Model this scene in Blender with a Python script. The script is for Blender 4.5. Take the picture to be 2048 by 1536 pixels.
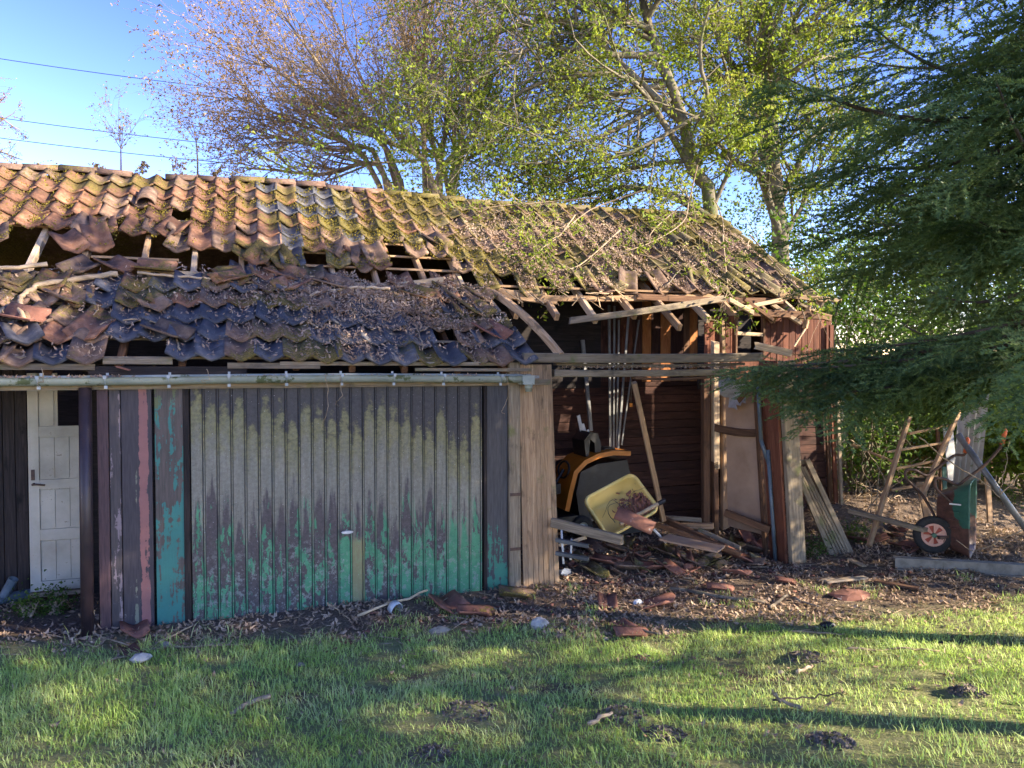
import bpy, math, random
import numpy as np
from mathutils import Vector, Matrix
random.seed(11); RNG = np.random.default_rng(11)
for o in list(bpy.data.objects): bpy.data.objects.remove(o)
SC = bpy.context.scene; COL = SC.collection
R_ = math.radians

# ------------------------------------------------------------------ camera
CAM = Vector((0.443, -6.937, 2.24)); YAW = R_(19.3); PITCH = R_(1.62); FPX = 1520.0
cR = Vector((math.cos(YAW), -math.sin(YAW), 0)); cH = Vector((math.sin(YAW), math.cos(YAW), 0)); Z = Vector((0, 0, 1))
cF = cH*math.cos(PITCH) - Z*math.sin(PITCH); cU = cH*math.sin(PITCH) + Z*math.cos(PITCH)
cam = bpy.data.cameras.new('camera'); camo = bpy.data.objects.new('camera', cam); COL.objects.link(camo)
cam.sensor_width = 36; cam.lens = FPX/2048*36; cam.clip_start = 0.05; cam.clip_end = 2000
camo.matrix_world = Matrix.Translation(CAM) @ Matrix((cR, cU, -cF)).transposed().to_4x4()
SC.camera = camo
SC.render.resolution_x = 1024; SC.render.resolution_y = 768

# ------------------------------------------------------------------ light
SUN = Vector((0.76, -0.52, 0.40)).normalized()
elev = math.asin(SUN.z); azim = math.atan2(SUN.x, SUN.y)
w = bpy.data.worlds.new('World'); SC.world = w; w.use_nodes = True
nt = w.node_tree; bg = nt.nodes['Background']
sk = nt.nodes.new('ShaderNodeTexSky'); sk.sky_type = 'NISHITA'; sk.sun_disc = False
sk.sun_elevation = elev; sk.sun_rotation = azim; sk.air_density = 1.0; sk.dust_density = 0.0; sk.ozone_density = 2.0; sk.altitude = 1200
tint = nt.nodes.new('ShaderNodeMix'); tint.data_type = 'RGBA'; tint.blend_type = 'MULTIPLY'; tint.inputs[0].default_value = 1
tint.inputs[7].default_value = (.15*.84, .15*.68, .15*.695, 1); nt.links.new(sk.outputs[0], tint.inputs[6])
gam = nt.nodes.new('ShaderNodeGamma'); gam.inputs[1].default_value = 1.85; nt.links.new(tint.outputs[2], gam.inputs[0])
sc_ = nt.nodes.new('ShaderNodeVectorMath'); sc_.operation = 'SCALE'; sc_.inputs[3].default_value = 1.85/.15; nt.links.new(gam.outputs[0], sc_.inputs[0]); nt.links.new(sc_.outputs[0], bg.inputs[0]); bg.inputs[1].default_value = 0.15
sun = bpy.data.lights.new('sun', 'SUN'); sun.energy = 3.35; sun.angle = R_(0.6); sun.color = (1.0, 0.86, 0.68)
suno = bpy.data.objects.new('sun', sun); COL.objects.link(suno)
suno.rotation_euler = SUN.to_track_quat('Z', 'Y').to_euler(); suno.location = (20, -15, 15)
vs = SC.view_settings; vs.view_transform = 'Standard'; vs.look = 'None'; vs.exposure = 2.42; vs.gamma = 1; vs.use_curve_mapping = False

# ------------------------------------------------------------------ pixel helpers: a photo pixel becomes a ray, met with a real surface
def ray(px, py): return cF + cR*((px-1024)/FPX) + cU*((768-py)/FPX)
def onY(px, py, Y):
    d = ray(px, py); return CAM + d*((Y-CAM.y)/d.y)
def at(px, py, F):
    d = ray(px, py); return CAM + d*(F/d.dot(cH))
def ss(t): t = np.clip(t, 0, 1); return t*t*(3-2*t)
def h2(i, j, s): 
    v = np.sin(i*127.1+j*311.7+s*74.7)*43758.5453; return v-np.floor(v)
def vn(x, y, s=0):
    x = np.asarray(x, float); y = np.asarray(y, float)
    i = np.floor(x); j = np.floor(y); u = ss(x-i); v = ss(y-j)
    return (h2(i, j, s)*(1-u)+h2(i+1, j, s)*u)*(1-v)+(h2(i, j+1, s)*(1-u)+h2(i+1, j+1, s)*u)*v
def fbm(x, y, s=0): return (vn(x, y, s)+.5*vn(x*2.1, y*2.1, s+1)+.25*vn(x*4.3, y*4.3, s+2))/1.75
MOLE = [(940, 1428, .20), (1240, 1440, .20), (1610, 1322, .17), (860, 1520, .16), (1330, 1478, .14), (1935, 1392, .13), (1660, 1490, .15)]
MOLEP = []
def g(x, y):
    x = np.asarray(x, float); y = np.asarray(y, float)
    h = .38*ss((-y-1.2)/5.0)
    h = h + .34*ss((x-6.3)/1.0)*ss((y-.1)/.9) + .08*ss((x-6.2)/1.5)*ss((y+2.5)/2)
    h = h + .10*ss((x-3.4)/.4)*ss((6.1-x)/.4)*ss((y+.05)/.5)
    h = h + .05*ss((y+.55)/.5)*(1-ss((y-.0)/.3))*ss((4-x)/1)
    h = h + .05*(fbm(x*1.3, y*1.3, 3)-.5) + .02*(fbm(x*6, y*6, 9)-.5)
    for (mx, my, mr) in MOLEP:
        d2 = ((x-mx)**2+((y-my))**2)/mr**2
        h = h + .055*np.exp(-d2*1.6)*(.7+.6*vn(x*22, y*22, 5))
    return h
def G(px, py, lift=0):
    d = ray(px, py); t = 6.0
    for _ in range(30):
        p = CAM + d*t; t = .5*t + .5*((float(g(p.x, p.y))+lift-CAM.z)/d.z)
    p = CAM + d*t; return Vector((p.x, p.y, float(g(p.x, p.y))+lift))
MOLEP = [(G(a, b).x, G(a, b).y, r) for a, b, r in MOLE]

# ------------------------------------------------------------------ object helpers
W = {}
def tag(o, label=None, cat=None, group=None, kind=None):
    if label: o['label'] = label
    if cat: o['category'] = cat
    if group: o['group'] = group
    if kind: o['kind'] = kind
    return o
def wpos(o): return W.get(o.name, Vector((0, 0, 0)))
def empty(name, loc, label, cat, group=None):
    o = bpy.data.objects.new(name, None); o.empty_display_size = .2; COL.objects.link(o); o.location = loc; W[o.name] = Vector(loc)
    return tag(o, label, cat, group)
def mesh_np(name, V, F, mat, smooth=False):
    V = np.asarray(V, np.float32); F = np.asarray(F, np.int32); k = F.shape[1]
    me = bpy.data.meshes.new(name); me.vertices.add(len(V)); me.vertices.foreach_set('co', V.ravel())
    me.loops.add(F.size); me.loops.foreach_set('vertex_index', F.ravel())
    me.polygons.add(len(F)); me.polygons.foreach_set('loop_start', np.arange(0, F.size, k, dtype=np.int32))
    me.polygons.foreach_set('loop_total', np.full(len(F), k, np.int32))
    if smooth: me.polygons.foreach_set('use_smooth', np.ones(len(F), bool))
    me.update(calc_edges=True)
    if mat: me.materials.append(mat)
    return me
def mesh_py(name, V, F, mat, smooth=False):
    me = bpy.data.meshes.new(name); me.from_pydata([tuple(v) for v in V], [], F); me.update()
    if smooth: me.polygons.foreach_set('use_smooth', [True]*len(me.polygons))
    if mat: me.materials.append(mat)
    return me
def link(name, me, parent=None, M=None):
    o = bpy.data.objects.new(name, me); COL.objects.link(o)
    M = M or Matrix.Identity(4)
    if parent:
        o.parent = parent; pw = wpos(parent); W[o.name] = M.translation.copy()
        if parent.get('_rot'): pass
        o.matrix_basis = PINV.get(parent.name, Matrix.Translation(-pw)) @ M
    else:
        o.matrix_basis = M; W[o.name] = M.translation.copy()
    PINV[o.name] = M.inverted()
    return o
PINV = {}
def frame(X, Zh=Z, o=Vector((0, 0, 0))):
    X = Vector(X).normalized(); Y = Vector(Zh).cross(X)
    if Y.length < 1e-4: Y = Vector((0, 1, 0))
    Y.normalize(); Zv = X.cross(Y)
    return Matrix.Translation(o) @ Matrix((X, Y, Zv)).transposed().to_4x4()
class B:
    def __init__(s): s.V = []; s.F = []
    def add(s, V, F):
        n = len(s.V); s.V += [tuple(v) for v in V]; s.F += [tuple(i+n for i in f) for f in F]
    def box(s, x0, x1, y0, y1, z0, z1):
        s.add([(x0,y0,z0),(x1,y0,z0),(x1,y1,z0),(x0,y1,z0),(x0,y0,z1),(x1,y0,z1),(x1,y1,z1),(x0,y1,z1)],
              [(0,3,2,1),(4,5,6,7),(0,1,5,4),(1,2,6,5),(2,3,7,6),(3,0,4,7)])
    def tube(s, P, r, n=8, cap=True):
        P = [Vector(p) for p in P]; m = len(P)
        if not hasattr(r, '__len__'): r = [r]*m
        V = []; up = None
        for i in range(m):
            d = (P[min(i+1, m-1)]-P[max(i-1, 0)]).normalized()
            if up is None: up = d.orthogonal().normalized()
            up = (up - d*up.dot(d)); up = up.normalized() if up.length > 1e-5 else d.orthogonal().normalized()
            q = d.cross(up)
            for k in range(n):
                a = 2*math.pi*k/n; V.append(P[i]+up*(math.cos(a)*r[i])+q*(math.sin(a)*r[i]))
        F = [(i*n+k, i*n+(k+1) % n, (i+1)*n+(k+1) % n, (i+1)*n+k) for i in range(m-1) for k in range(n)]
        if cap: F += [tuple(range(n-1, -1, -1)), tuple((m-1)*n+k for k in range(n))]
        s.add(V, F)
    def poly(s, pts, y0, y1):          # pts in (x,z), extruded in y
        n = len(pts); V = [(a, y0, b) for a, b in pts]+[(a, y1, b) for a, b in pts]
        F = [tuple(range(n)), tuple(range(2*n-1, n-1, -1))]+[(i, n+i, n+(i+1) % n, (i+1) % n) for i in range(n)]
        s.add(V, F)
    def obj(s, name, mat, parent=None, M=None, smooth=False):
        return link(name, mesh_py(name, s.V, s.F, mat, smooth), parent, M)
def beam(name, p0, p1, w, h, mat, parent=None, up=Z, sag=0, n=1, jag=0, ends=0.0, twist=0):
    """timber from p0 to p1: w across, h in the 'up' direction; slightly uneven, optional broken ends"""
    p0 = Vector(p0); p1 = Vector(p1); L = (p1-p0).length; c = (p0+p1)/2
    M = frame(p1-p0, up, c); V = []; F = []
    if n == 1 and sag: n = 6
    bev = min(w, h)*.12
    ring = [(-w/2+bev, -h/2), (w/2-bev, -h/2), (w/2, -h/2+bev), (w/2, h/2-bev), (w/2-bev, h/2), (-w/2+bev, h/2), (-w/2, h/2-bev), (-w/2, -h/2+bev)]
    for i in range(n+1):
        t = i/n; x = (t-.5)*L; z = -sag*4*t*(1-t); a = twist*(t-.5)
        for (y, zz) in ring:
            dx = 0
            if i == 0: dx = -random.random()*ends
            if i == n: dx = random.random()*(ends+jag)
            V.append((x+dx, y*math.cos(a)-zz*math.sin(a)+random.uniform(-1, 1)*.001, z+zz*math.cos(a)+y*math.sin(a)))
    F = [(i*8+k, (i+1)*8+k, (i+1)*8+(k+1) % 8, i*8+(k+1) % 8) for i in range(n) for k in range(8)]
    F += [tuple(range(8)), tuple(n*8+k for k in range(7, -1, -1))]
    return link(name, mesh_py(name, V, F, mat), parent, M)
def stick(name, pts, r0, r1, mat, parent=None, n=6, wob=.012, sub=4):
    P = [Vector(p) for p in pts]; Q = []
    for i in range(len(P)-1):
        for k in range(sub):
            t = k/sub
            a = P[max(i-1, 0)]; b = P[i]; c = P[i+1]; d = P[min(i+2, len(P)-1)]
            q = .5*((2*b)+(c-a)*t+(2*a-5*b+4*c-d)*t*t+(3*b-a-3*c+d)*t**3)
            Q.append(q+Vector([random.uniform(-1, 1)*wob*(0 if i+k == 0 else 1) for _ in range(3)]))
    Q.append(P[-1]); m = len(Q); c = P[0]
    b = B(); b.tube([q-c for q in Q], [r0+(r1-r0)*i/(m-1) for i in range(m)], n)
    return b.obj(name, mat, parent, Matrix.Translation(c), True)

# ------------------------------------------------------------------ materials
def newmat(name):
    m = bpy.data.materials.new(name); m.use_nodes = True; t = m.node_tree; return m, t, t.nodes['Principled BSDF']
class N:
    def __init__(s, t): s.t = t
    def n(s, typ, **kw):
        nd = s.t.nodes.new('ShaderNode'+typ)
        for k, v in kw.items(): setattr(nd, k, v)
        return nd
    def l(s, a, b): s.t.links.new(a, b)
    def val(s, nd, i, v):
        if hasattr(v, 'links') or hasattr(v, 'is_linked'): s.l(v, nd.inputs[i])
        else: nd.inputs[i].default_value = v
    def math(s, op, a, b=0.0, c=None, clamp=False):
        nd = s.n('Math', operation=op, use_clamp=clamp); s.val(nd, 0, a); s.val(nd, 1, b)
        if c is not None: s.val(nd, 2, c)
        return nd.outputs[0]
    def ramp(s, f, stops, interp='LINEAR'):
        nd = s.n('ValToRGB'); s.l(f, nd.inputs[0]); e = nd.color_ramp.elements; nd.color_ramp.interpolation = interp
        while len(e) < len(stops): e.new(.5)
        for el, (p, c) in zip(e, stops): el.position = p; el.color = (*c, 1) if len(c) == 3 else c
        return nd.outputs[0]
    def mix(s, f, a, b, mode='MIX'):
        nd = s.n('Mix', data_type='RGBA', blend_type=mode); s.val(nd, 0, f)
        for i, v in ((6, a), (7, b)):
            if isinstance(v, tuple): nd.inputs[i].default_value = (*v, 1)
            else: s.l(v, nd.inputs[i])
        return nd.outputs[2]
    def noise(s, vec, scale, detail=4, rough=.55, dist=0):
        nd = s.n('TexNoise'); nd.inputs['Scale'].default_value = scale; nd.inputs['Detail'].default_value = detail
        nd.inputs['Roughness'].default_value = rough; nd.inputs['Distortion'].default_value = dist
        if vec is not None: s.l(vec, nd.inputs['Vector'])
        return nd.outputs[0]
    def coord(s, kind='Object', scale=(1, 1, 1), rnd=0):
        if kind == 'Position': v = s.n('NewGeometry').outputs['Position']
        else: v = s.n('TexCoord').outputs[kind]
        if rnd:
            oi = s.n('ObjectInfo').outputs['Random']; m = s.n('VectorMath', operation='ADD'); s.l(v, m.inputs[0])
            cx = s.n('CombineXYZ'); r = s.math('MULTIPLY', oi, rnd); s.l(r, cx.inputs[0]); s.l(r, cx.inputs[1]); s.l(r, cx.inputs[2]); s.l(cx.outputs[0], m.inputs[1]); v = m.outputs[0]
        mp = s.n('Mapping'); s.l(v, mp.inputs[0]); mp.inputs['Scale'].default_value = scale; return mp.outputs[0]
    def thr(s, f, lo, hi):
        nd = s.n('MapRange'); nd.interpolation_type = 'SMOOTHSTEP'; s.val(nd, 0, f); s.val(nd, 1, lo); s.val(nd, 2, hi); return nd.outputs[0]
    def bump(s, f, bs, strength=.3, dist=.01):
        nd = s.n('Bump'); nd.inputs['Strength'].default_value = strength; nd.inputs['Distance'].default_value = dist
        s.l(f, nd.inputs['Height']); s.l(nd.outputs[0], bs.inputs['Normal'])
def wood(name, dark, mid, light, rough=.8, moss=0, grain=22, extra=None):
    m, t, bs = newmat(name); q = N(t)
    v = q.coord('Object', (1.2, grain, grain), rnd=13); f = q.noise(v, 1.6, 6, .65, 1.2)
    fine = q.noise(q.coord('Object', (4, grain*5, grain*5), rnd=5), 2.0, 3, .6)
    f2 = q.math('ADD', q.math('MULTIPLY', f, .7), q.math('MULTIPLY', fine, .3))
    c = q.ramp(f2, [(.32, dark), (.5, mid), (.68, light)])
    oi = q.n('ObjectInfo').outputs['Random']
    c = q.mix(1.0, c, q.ramp(oi, [(0, (.72, .70, .68)), (1, (1.25, 1.2, 1.12))]), 'MULTIPLY')
    st = q.noise(q.coord('Object', (3, 5, 5), rnd=9), 1.3, 4, .6)
    c = q.mix(q.thr(st, .55, .72), c, tuple(x*.45 for x in mid))
    if moss: c = q.mix(q.math('MULTIPLY', q.thr(q.noise(q.coord('Position'), 3.5, 5, .7), .62-moss*.25, .75-moss*.2), .8), c, (.13, .14, .05))
    if extra: c = extra(q, c)
    q.l(c, bs.inputs['Base Color']); bs.inputs['Roughness'].default_value = rough; bs.inputs['Specular IOR Level'].default_value = .25
    q.bump(f2, bs, .7, .006); return m
def simple(name, c0, c1, scale=6, rough=.7, bump=.3, dist=.004, metal=0, coord='Object', spec=.4, rnd=3, speck=None):
    m, t, bs = newmat(name); q = N(t); v = q.coord(coord, rnd=rnd if coord == 'Object' else 0)
    f = q.noise(v, scale, 6, .65); c = q.ramp(f, [(.35, c0), (.65, c1)])
    if speck: c = q.mix(q.thr(q.noise(v, speck[1], 5, .7), speck[2], speck[2]+.06), c, speck[0])
    q.l(c, bs.inputs['Base Color']); bs.inputs['Roughness'].default_value = rough; bs.inputs['Metallic'].default_value = metal
    bs.inputs['Specular IOR Level'].default_value = spec; q.bump(f, bs, bump, dist); return m
def leafmat(name, cols, scale=1.5, trans=.45, rough=.5, rndscale=0):
    m, t, bs = newmat(name); q = N(t)
    f = q.noise(q.coord('Position'), scale, 3, .7)
    f3 = q.noise(q.coord('Position'), 38, 2, .6); f = q.math('ADD', q.math('MULTIPLY', f, .55), q.math('MULTIPLY', f3, .45))
    k = len(cols); c = q.ramp(f, [(.32+.36*i/(k-1), cols[i]) for i in range(k)])
    q.l(c, bs.inputs['Base Color']); bs.inputs['Roughness'].default_value = rough; bs.inputs['Specular IOR Level'].default_value = .3
    if trans:
        tr = q.n('BsdfTranslucent'); q.l(q.mix(.35, c, q.mix(1, c, (1.5, 1.6, .6), 'MULTIPLY')), tr.inputs[0])
        mx = q.n('MixShader'); mx.inputs[0].default_value = trans; q.l(bs.outputs[0], mx.inputs[1]); q.l(tr.outputs[0], mx.inputs[2])
        q.l(mx.outputs[0], t.nodes['Material Output'].inputs[0])
    return m
MT = {}
MT['grey'] = wood('weathered_grey_wood', (.10, .085, .06), (.22, .18, .13), (.34, .29, .21), moss=.3)
MT['brown'] = wood('brown_wood', (.055, .03, .018), (.13, .07, .04), (.22, .13, .075))
MT['redbrown'] = wood('red_brown_stained_wood', (.06, .022, .013), (.14, .052, .03), (.23, .10, .06))
MT['fresh'] = wood('bare_pine_wood', (.20, .12, .065), (.36, .24, .14), (.50, .36, .23))
MT['pale'] = wood('pale_split_wood', (.30, .21, .13), (.48, .37, .24), (.62, .50, .36))
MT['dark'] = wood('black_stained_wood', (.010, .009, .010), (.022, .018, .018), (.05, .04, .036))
MT['planks'] = wood('old_red_planks', (.022, .010, .008), (.05, .022, .016), (.10, .048, .034), grain=14)
MT['osb'] = wood('orange_chipboard', (.20, .075, .025), (.34, .14, .05), (.45, .21, .08), grain=5)
MT['tg'] = wood('grey_brown_cladding', (.15, .10, .06), (.30, .205, .125), (.44, .32, .205), moss=.2)
MT['bark'] = simple('bark', (.10, .085, .055), (.22, .19, .12), 7, .9, .8, .02, coord='Position', speck=((.13, .14, .05), 3, .55))
MT['barkpink'] = simple('pinkish_bark', (.16, .125, .085), (.33, .255, .17), 5, .9, .4, .01, coord='Position')
MT['barkdark'] = simple('dark_bark', (.035, .028, .02), (.09, .07, .05), 8, .95, .8, .02, coord='Position')
MT['twig'] = simple('dry_twig', (.20, .14, .085), (.42, .32, .20), 14, .85, .4)
MT['pvc'] = simple('grey_pvc', (.22, .25, .21), (.36, .39, .34), 3, .45, .1, speck=((.10, .12, .06), 6, .55))
MT['pvcdark'] = simple('dark_brown_pipe_paint', (.022, .016, .02), (.04, .027, .03), 3, .4, .2, speck=((.09, .08, .08), 22, .66))
MT['zinc'] = simple('zinc_bracket', (.20, .23, .25), (.36, .40, .42), 9, .45, .2, metal=.3)
MT['alu'] = simple('dull_aluminium', (.12, .12, .115), (.23, .23, .22), 5, .4, .1, metal=.25)
MT['white'] = simple('white_metal_profile', (.40, .40, .38), (.60, .60, .57), 7, .5, .1, speck=((.2, .17, .12), 9, .62))
MT['black'] = simple('black_plastic', (.008, .008, .009), (.02, .02, .022), 8, .45, .2)
MT['rubber'] = simple('rubber', (.012, .012, .012), (.03, .028, .026), 20, .85, .4)
MT['orange'] = simple('orange_mower_paint', (.42, .13, .01), (.52, .17, .015), 4, .35, .1, speck=((.12, .06, .03), 9, .66))
MT['yellow'] = simple('pale_yellow_plastic', (.66, .49, .15), (.75, .58, .21), 3, .4, .1, speck=((.32, .24, .13), 7, .64))
MT['soil'] = simple('dark_soil', (.13, .105, .08), (.27, .22, .17), 30, .95, 1, .02, coord='Position')
MT['board'] = simple('tan_hardboard', (.30, .19, .12), (.42, .28, .185), 2.2, .7, .2, speck=((.14, .08, .05), 11, .68))
MT['rustpipe'] = simple('rusty_tube', (.045, .028, .022), (.11, .06, .04), 18, .65, .4)
MT['grip'] = simple('orange_rubber_grip', (.45, .09, .03), (.60, .14, .05), 9, .5, .2)
MT['wheelrim'] = simple('salmon_wheel_rim', (.48, .24, .17), (.62, .35, .26), 8, .5, .2, speck=((.25, .05, .03), 8, .62))
MT['redpaint'] = simple('faded_red_paint', (.26, .035, .02), (.36, .07, .04), 8, .5, .2)
MT['sheet'] = simple('pale_fibre_cement', (.36, .37, .38), (.52, .52, .51), 5, .6, .2, speck=((.2, .22, .14), 6, .58))
MT['concrete'] = simple('weathered_concrete', (.17, .145, .11), (.30, .26, .20), 9, .9, .5, speck=((.09, .09, .05), 5, .6))
MT['paper'] = simple('torn_insulation_paper', (.28, .25, .22), (.46, .43, .38), 9, .8, .5)
MT['plastic'] = simple('milky_plastic', (.33, .35, .36), (.52, .54, .55), 12, .3, .4)
MT['blue'] = simple('blue_grey_pipe', (.07, .10, .12), (.14, .18, .21), 4, .35, .1)
MT['greenpaint'] = simple('dull_green_paint', (.03, .09, .06), (.06, .14, .09), 5, .5, .2)
MT['fencelog'] = wood('yellowish_log_wood', (.10, .07, .02), (.20, .14, .045), (.30, .22, .08))
MT['greyslat'] = simple('grey_slat_plastic', (.05, .055, .055), (.11, .115, .11), 5, .6, .2)
MT['wire'] = simple('black_cable', (.02, .02, .025), (.03, .03, .04), 5, .6, 0)
MT['brick'] = simple('fired_clay_rubble', (.15, .065, .045), (.29, .13, .085), 10, .9, .5, speck=((.45, .40, .34), 9, .62))
# roof tiles
def tilemat(name, a, b, c_, rough, moss, lich=.6, spec=.3):
    m, t, bs = newmat(name); q = N(t); oi = q.n('ObjectInfo').outputs['Random']
    v = q.coord('Object', rnd=21); f = q.noise(v, 9, 6, .7); c = q.ramp(f, [(.3, a), (.5, b), (.7, c_)])
    c = q.mix(1, c, q.ramp(oi, [(0, (.55, .55, .58)), (.35, (.85, .8, .8)), (.7, (1.0, .97, .95)), (1, (1.3, 1.18, 1.1))]), 'MULTIPLY')
    c = q.mix(q.math('MULTIPLY', q.thr(q.noise(v, 34, 4, .75), .62, .70), lich), c, (.36, .33, .27))
    c = q.mix(q.math('MULTIPLY', q.thr(q.noise(v, 5, 5, .75), .56, .68), .75), c, tuple(.35*x for x in b))
    p = q.coord('Position'); mm = q.math('ADD', q.noise(p, 1.1, 3, .6), q.math('MULTIPLY', q.noise(p, 26, 4, .7), .55))
    c = q.mix(q.math('MULTIPLY', q.thr(mm, .92-moss, 1.02-moss), .85), c, q.ramp(q.noise(p, 60, 3, .6), [(.35, (.045, .04, .012)), (.65, (.19, .15, .03))]))
    q.l(c, bs.inputs['Base Color']); bs.inputs['Specular IOR Level'].default_value = spec
    q.l(q.math('ADD', rough, q.math('MULTIPLY', f, .3)), bs.inputs['Roughness']); q.bump(q.math('ADD', f, mm), bs, .7, .005); return m
MT['tred'] = tilemat('clay_tile_orange_red', (.08, .048, .034), (.22, .11, .065), (.32, .19, .12), .72, .15)
MT['tbrown'] = tilemat('clay_tile_brown', (.09, .062, .045), (.19, .125, .085), (.32, .23, .16), .7, .13)
MT['tblue'] = tilemat('glazed_blue_tile', (.032, .034, .040), (.072, .077, .090), (.15, .148, .145), .42, 0, .5, .45)
MT['tgreen'] = tilemat('mossy_grey_tile', (.08, .07, .035), (.18, .15, .08), (.30, .25, .14), .8, .22)
MT['tridge'] = tilemat('lichened_ridge_tile', (.08, .06, .045), (.17, .11, .08), (.28, .21, .15), .8, .12)
MT['tclean'] = tilemat('broken_clean_red_tile', (.14, .07, .05), (.25, .115, .078), (.34, .18, .125), .8, .02, .5)
# foliage
MT['needle'] = leafmat('fir_needles', [(.026, .05, .022), (.062, .108, .04), (.12, .185, .06), (.25, .32, .10)], 2.2, .25, .5)
MT['leafgreen'] = leafmat('spring_leaves', [(.09, .14, .015), (.17, .24, .025), (.28, .33, .04), (.33, .25, .09)], .9, .5)
MT['leafdeep'] = leafmat('green_leaves', [(.04, .08, .012), (.08, .15, .02), (.16, .24, .03)], .9, .5)
MT['bud'] = leafmat('pink_buds', [(.26, .16, .09), (.44, .29, .13), (.58, .42, .13)], .6, .3)
MT['shrub'] = leafmat('shrub_leaves', [(.06, .11, .015), (.16, .24, .03), (.30, .36, .05)], 1.6, .5)
MT['ivy'] = leafmat('ivy_leaves', [(.03, .07, .012), (.07, .13, .02), (.17, .24, .04)], 3, .4)
MT['grass'] = leafmat('grass_blades', [(.30, .42, .10), (.42, .57, .15), (.58, .67, .25), (.80, .72, .46)], 1.4, .45)
MT['moss'] = leafmat('moss_tufts', [(.10, .08, .015), (.24, .19, .03), (.38, .31, .05)], 3, .3, .8)
MT['litter'] = leafmat('dead_leaves', [(.13, .085, .055), (.30, .20, .13), (.46, .33, .22), (.66, .52, .38)], 2.5, .15, .7)
MT['rooflitter'] = leafmat('dead_leaves_on_roof', [(.11, .07, .05), (.27, .18, .125), (.42, .31, .22), (.62, .50, .38)], 2.5, .15, .7)
# ================================================================== GROUND
def ground():
    xs = np.concatenate([np.linspace(-300, -14, 14), np.linspace(-12, -3, 14), np.arange(-2.8, 11.2, .055), np.linspace(11.6, 24, 14), np.linspace(30, 400, 14)])
    ys = np.concatenate([np.linspace(-200, -12, 12), np.linspace(-10, -6.4, 6), np.arange(-6.2, 3.0, .055), np.linspace(3.3, 24, 22), np.linspace(32, 500, 14)])
    X, Y = np.meshgrid(xs, ys); H = g(X, Y); nx = len(xs); ny = len(ys)
    V = np.stack([X.ravel(), Y.ravel(), H.ravel()], 1)
    i, j = np.meshgrid(np.arange(nx-1), np.arange(ny-1)); a = (j*nx+i).ravel(); F = np.stack([a, a+1, a+nx+1, a+nx], 1)
    m, t, bs = newmat('lawn_soil'); q = N(t); p = q.coord('Position')
    f = q.noise(p, 3.0, 6, .7); f2 = q.noise(p, 40, 5, .7)
    grass = q.ramp(f2, [(.3, (.16, .19, .07)), (.55, (.27, .27, .12)), (.75, (.42, .37, .22))])
    soil = q.ramp(f2, [(.3, (.08, .06, .042)), (.55, (.17, .125, .09)), (.75, (.28, .21, .15))])
    sep = q.n('SeparateXYZ'); q.l(q.n('NewGeometry').outputs['Position'], sep.inputs[0])
    yb = q.math('SUBTRACT', q.math('ADD', sep.outputs[1], q.math('MULTIPLY', sep.outputs[0], .22)), -.35)
    k = q.thr(q.math('ADD', yb, q.math('MULTIPLY', q.math('SUBTRACT', f, .5), 1.2)), -.4, .3)
    k = q.math('MAXIMUM', k, q.thr(q.noise(p, 1.5, 5, .7), .56, .64))
    q.l(q.mix(k, grass, soil), bs.inputs['Base Color']); bs.inputs['Roughness'].default_value = .95; bs.inputs['Specular IOR Level'].default_value = .1
    q.bump(f2, bs, 1, .02)
    o = link('ground', mesh_np('ground', V, F, m, True)); tag(o, 'rough lawn and bare leaf strewn soil in front of the shed', kind='structure')
ground()

# ================================================================== SHED
SH = empty('shed', (0, 0, 0), 'long dilapidated wooden shed with a collapsing clay tiled roof and a peeling green garage door', 'shed')
CH = .2337
def UP(x, y): return 2.25+.649*np.asarray(y, float)+.02*np.sin(np.asarray(x)*1.1+.5)+.012*np.sin(np.asarray(x)*3.1)
def LO(x, y): return 2.20+.585*(np.asarray(y, float)+.12)+.025*np.sin(np.asarray(x)*1.6+1)
AU = math.atan(.649); AL = math.atan(.585)
def prof(u): return .058*np.abs(np.cos(np.pi*np.asarray(u)))**1.7
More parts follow.
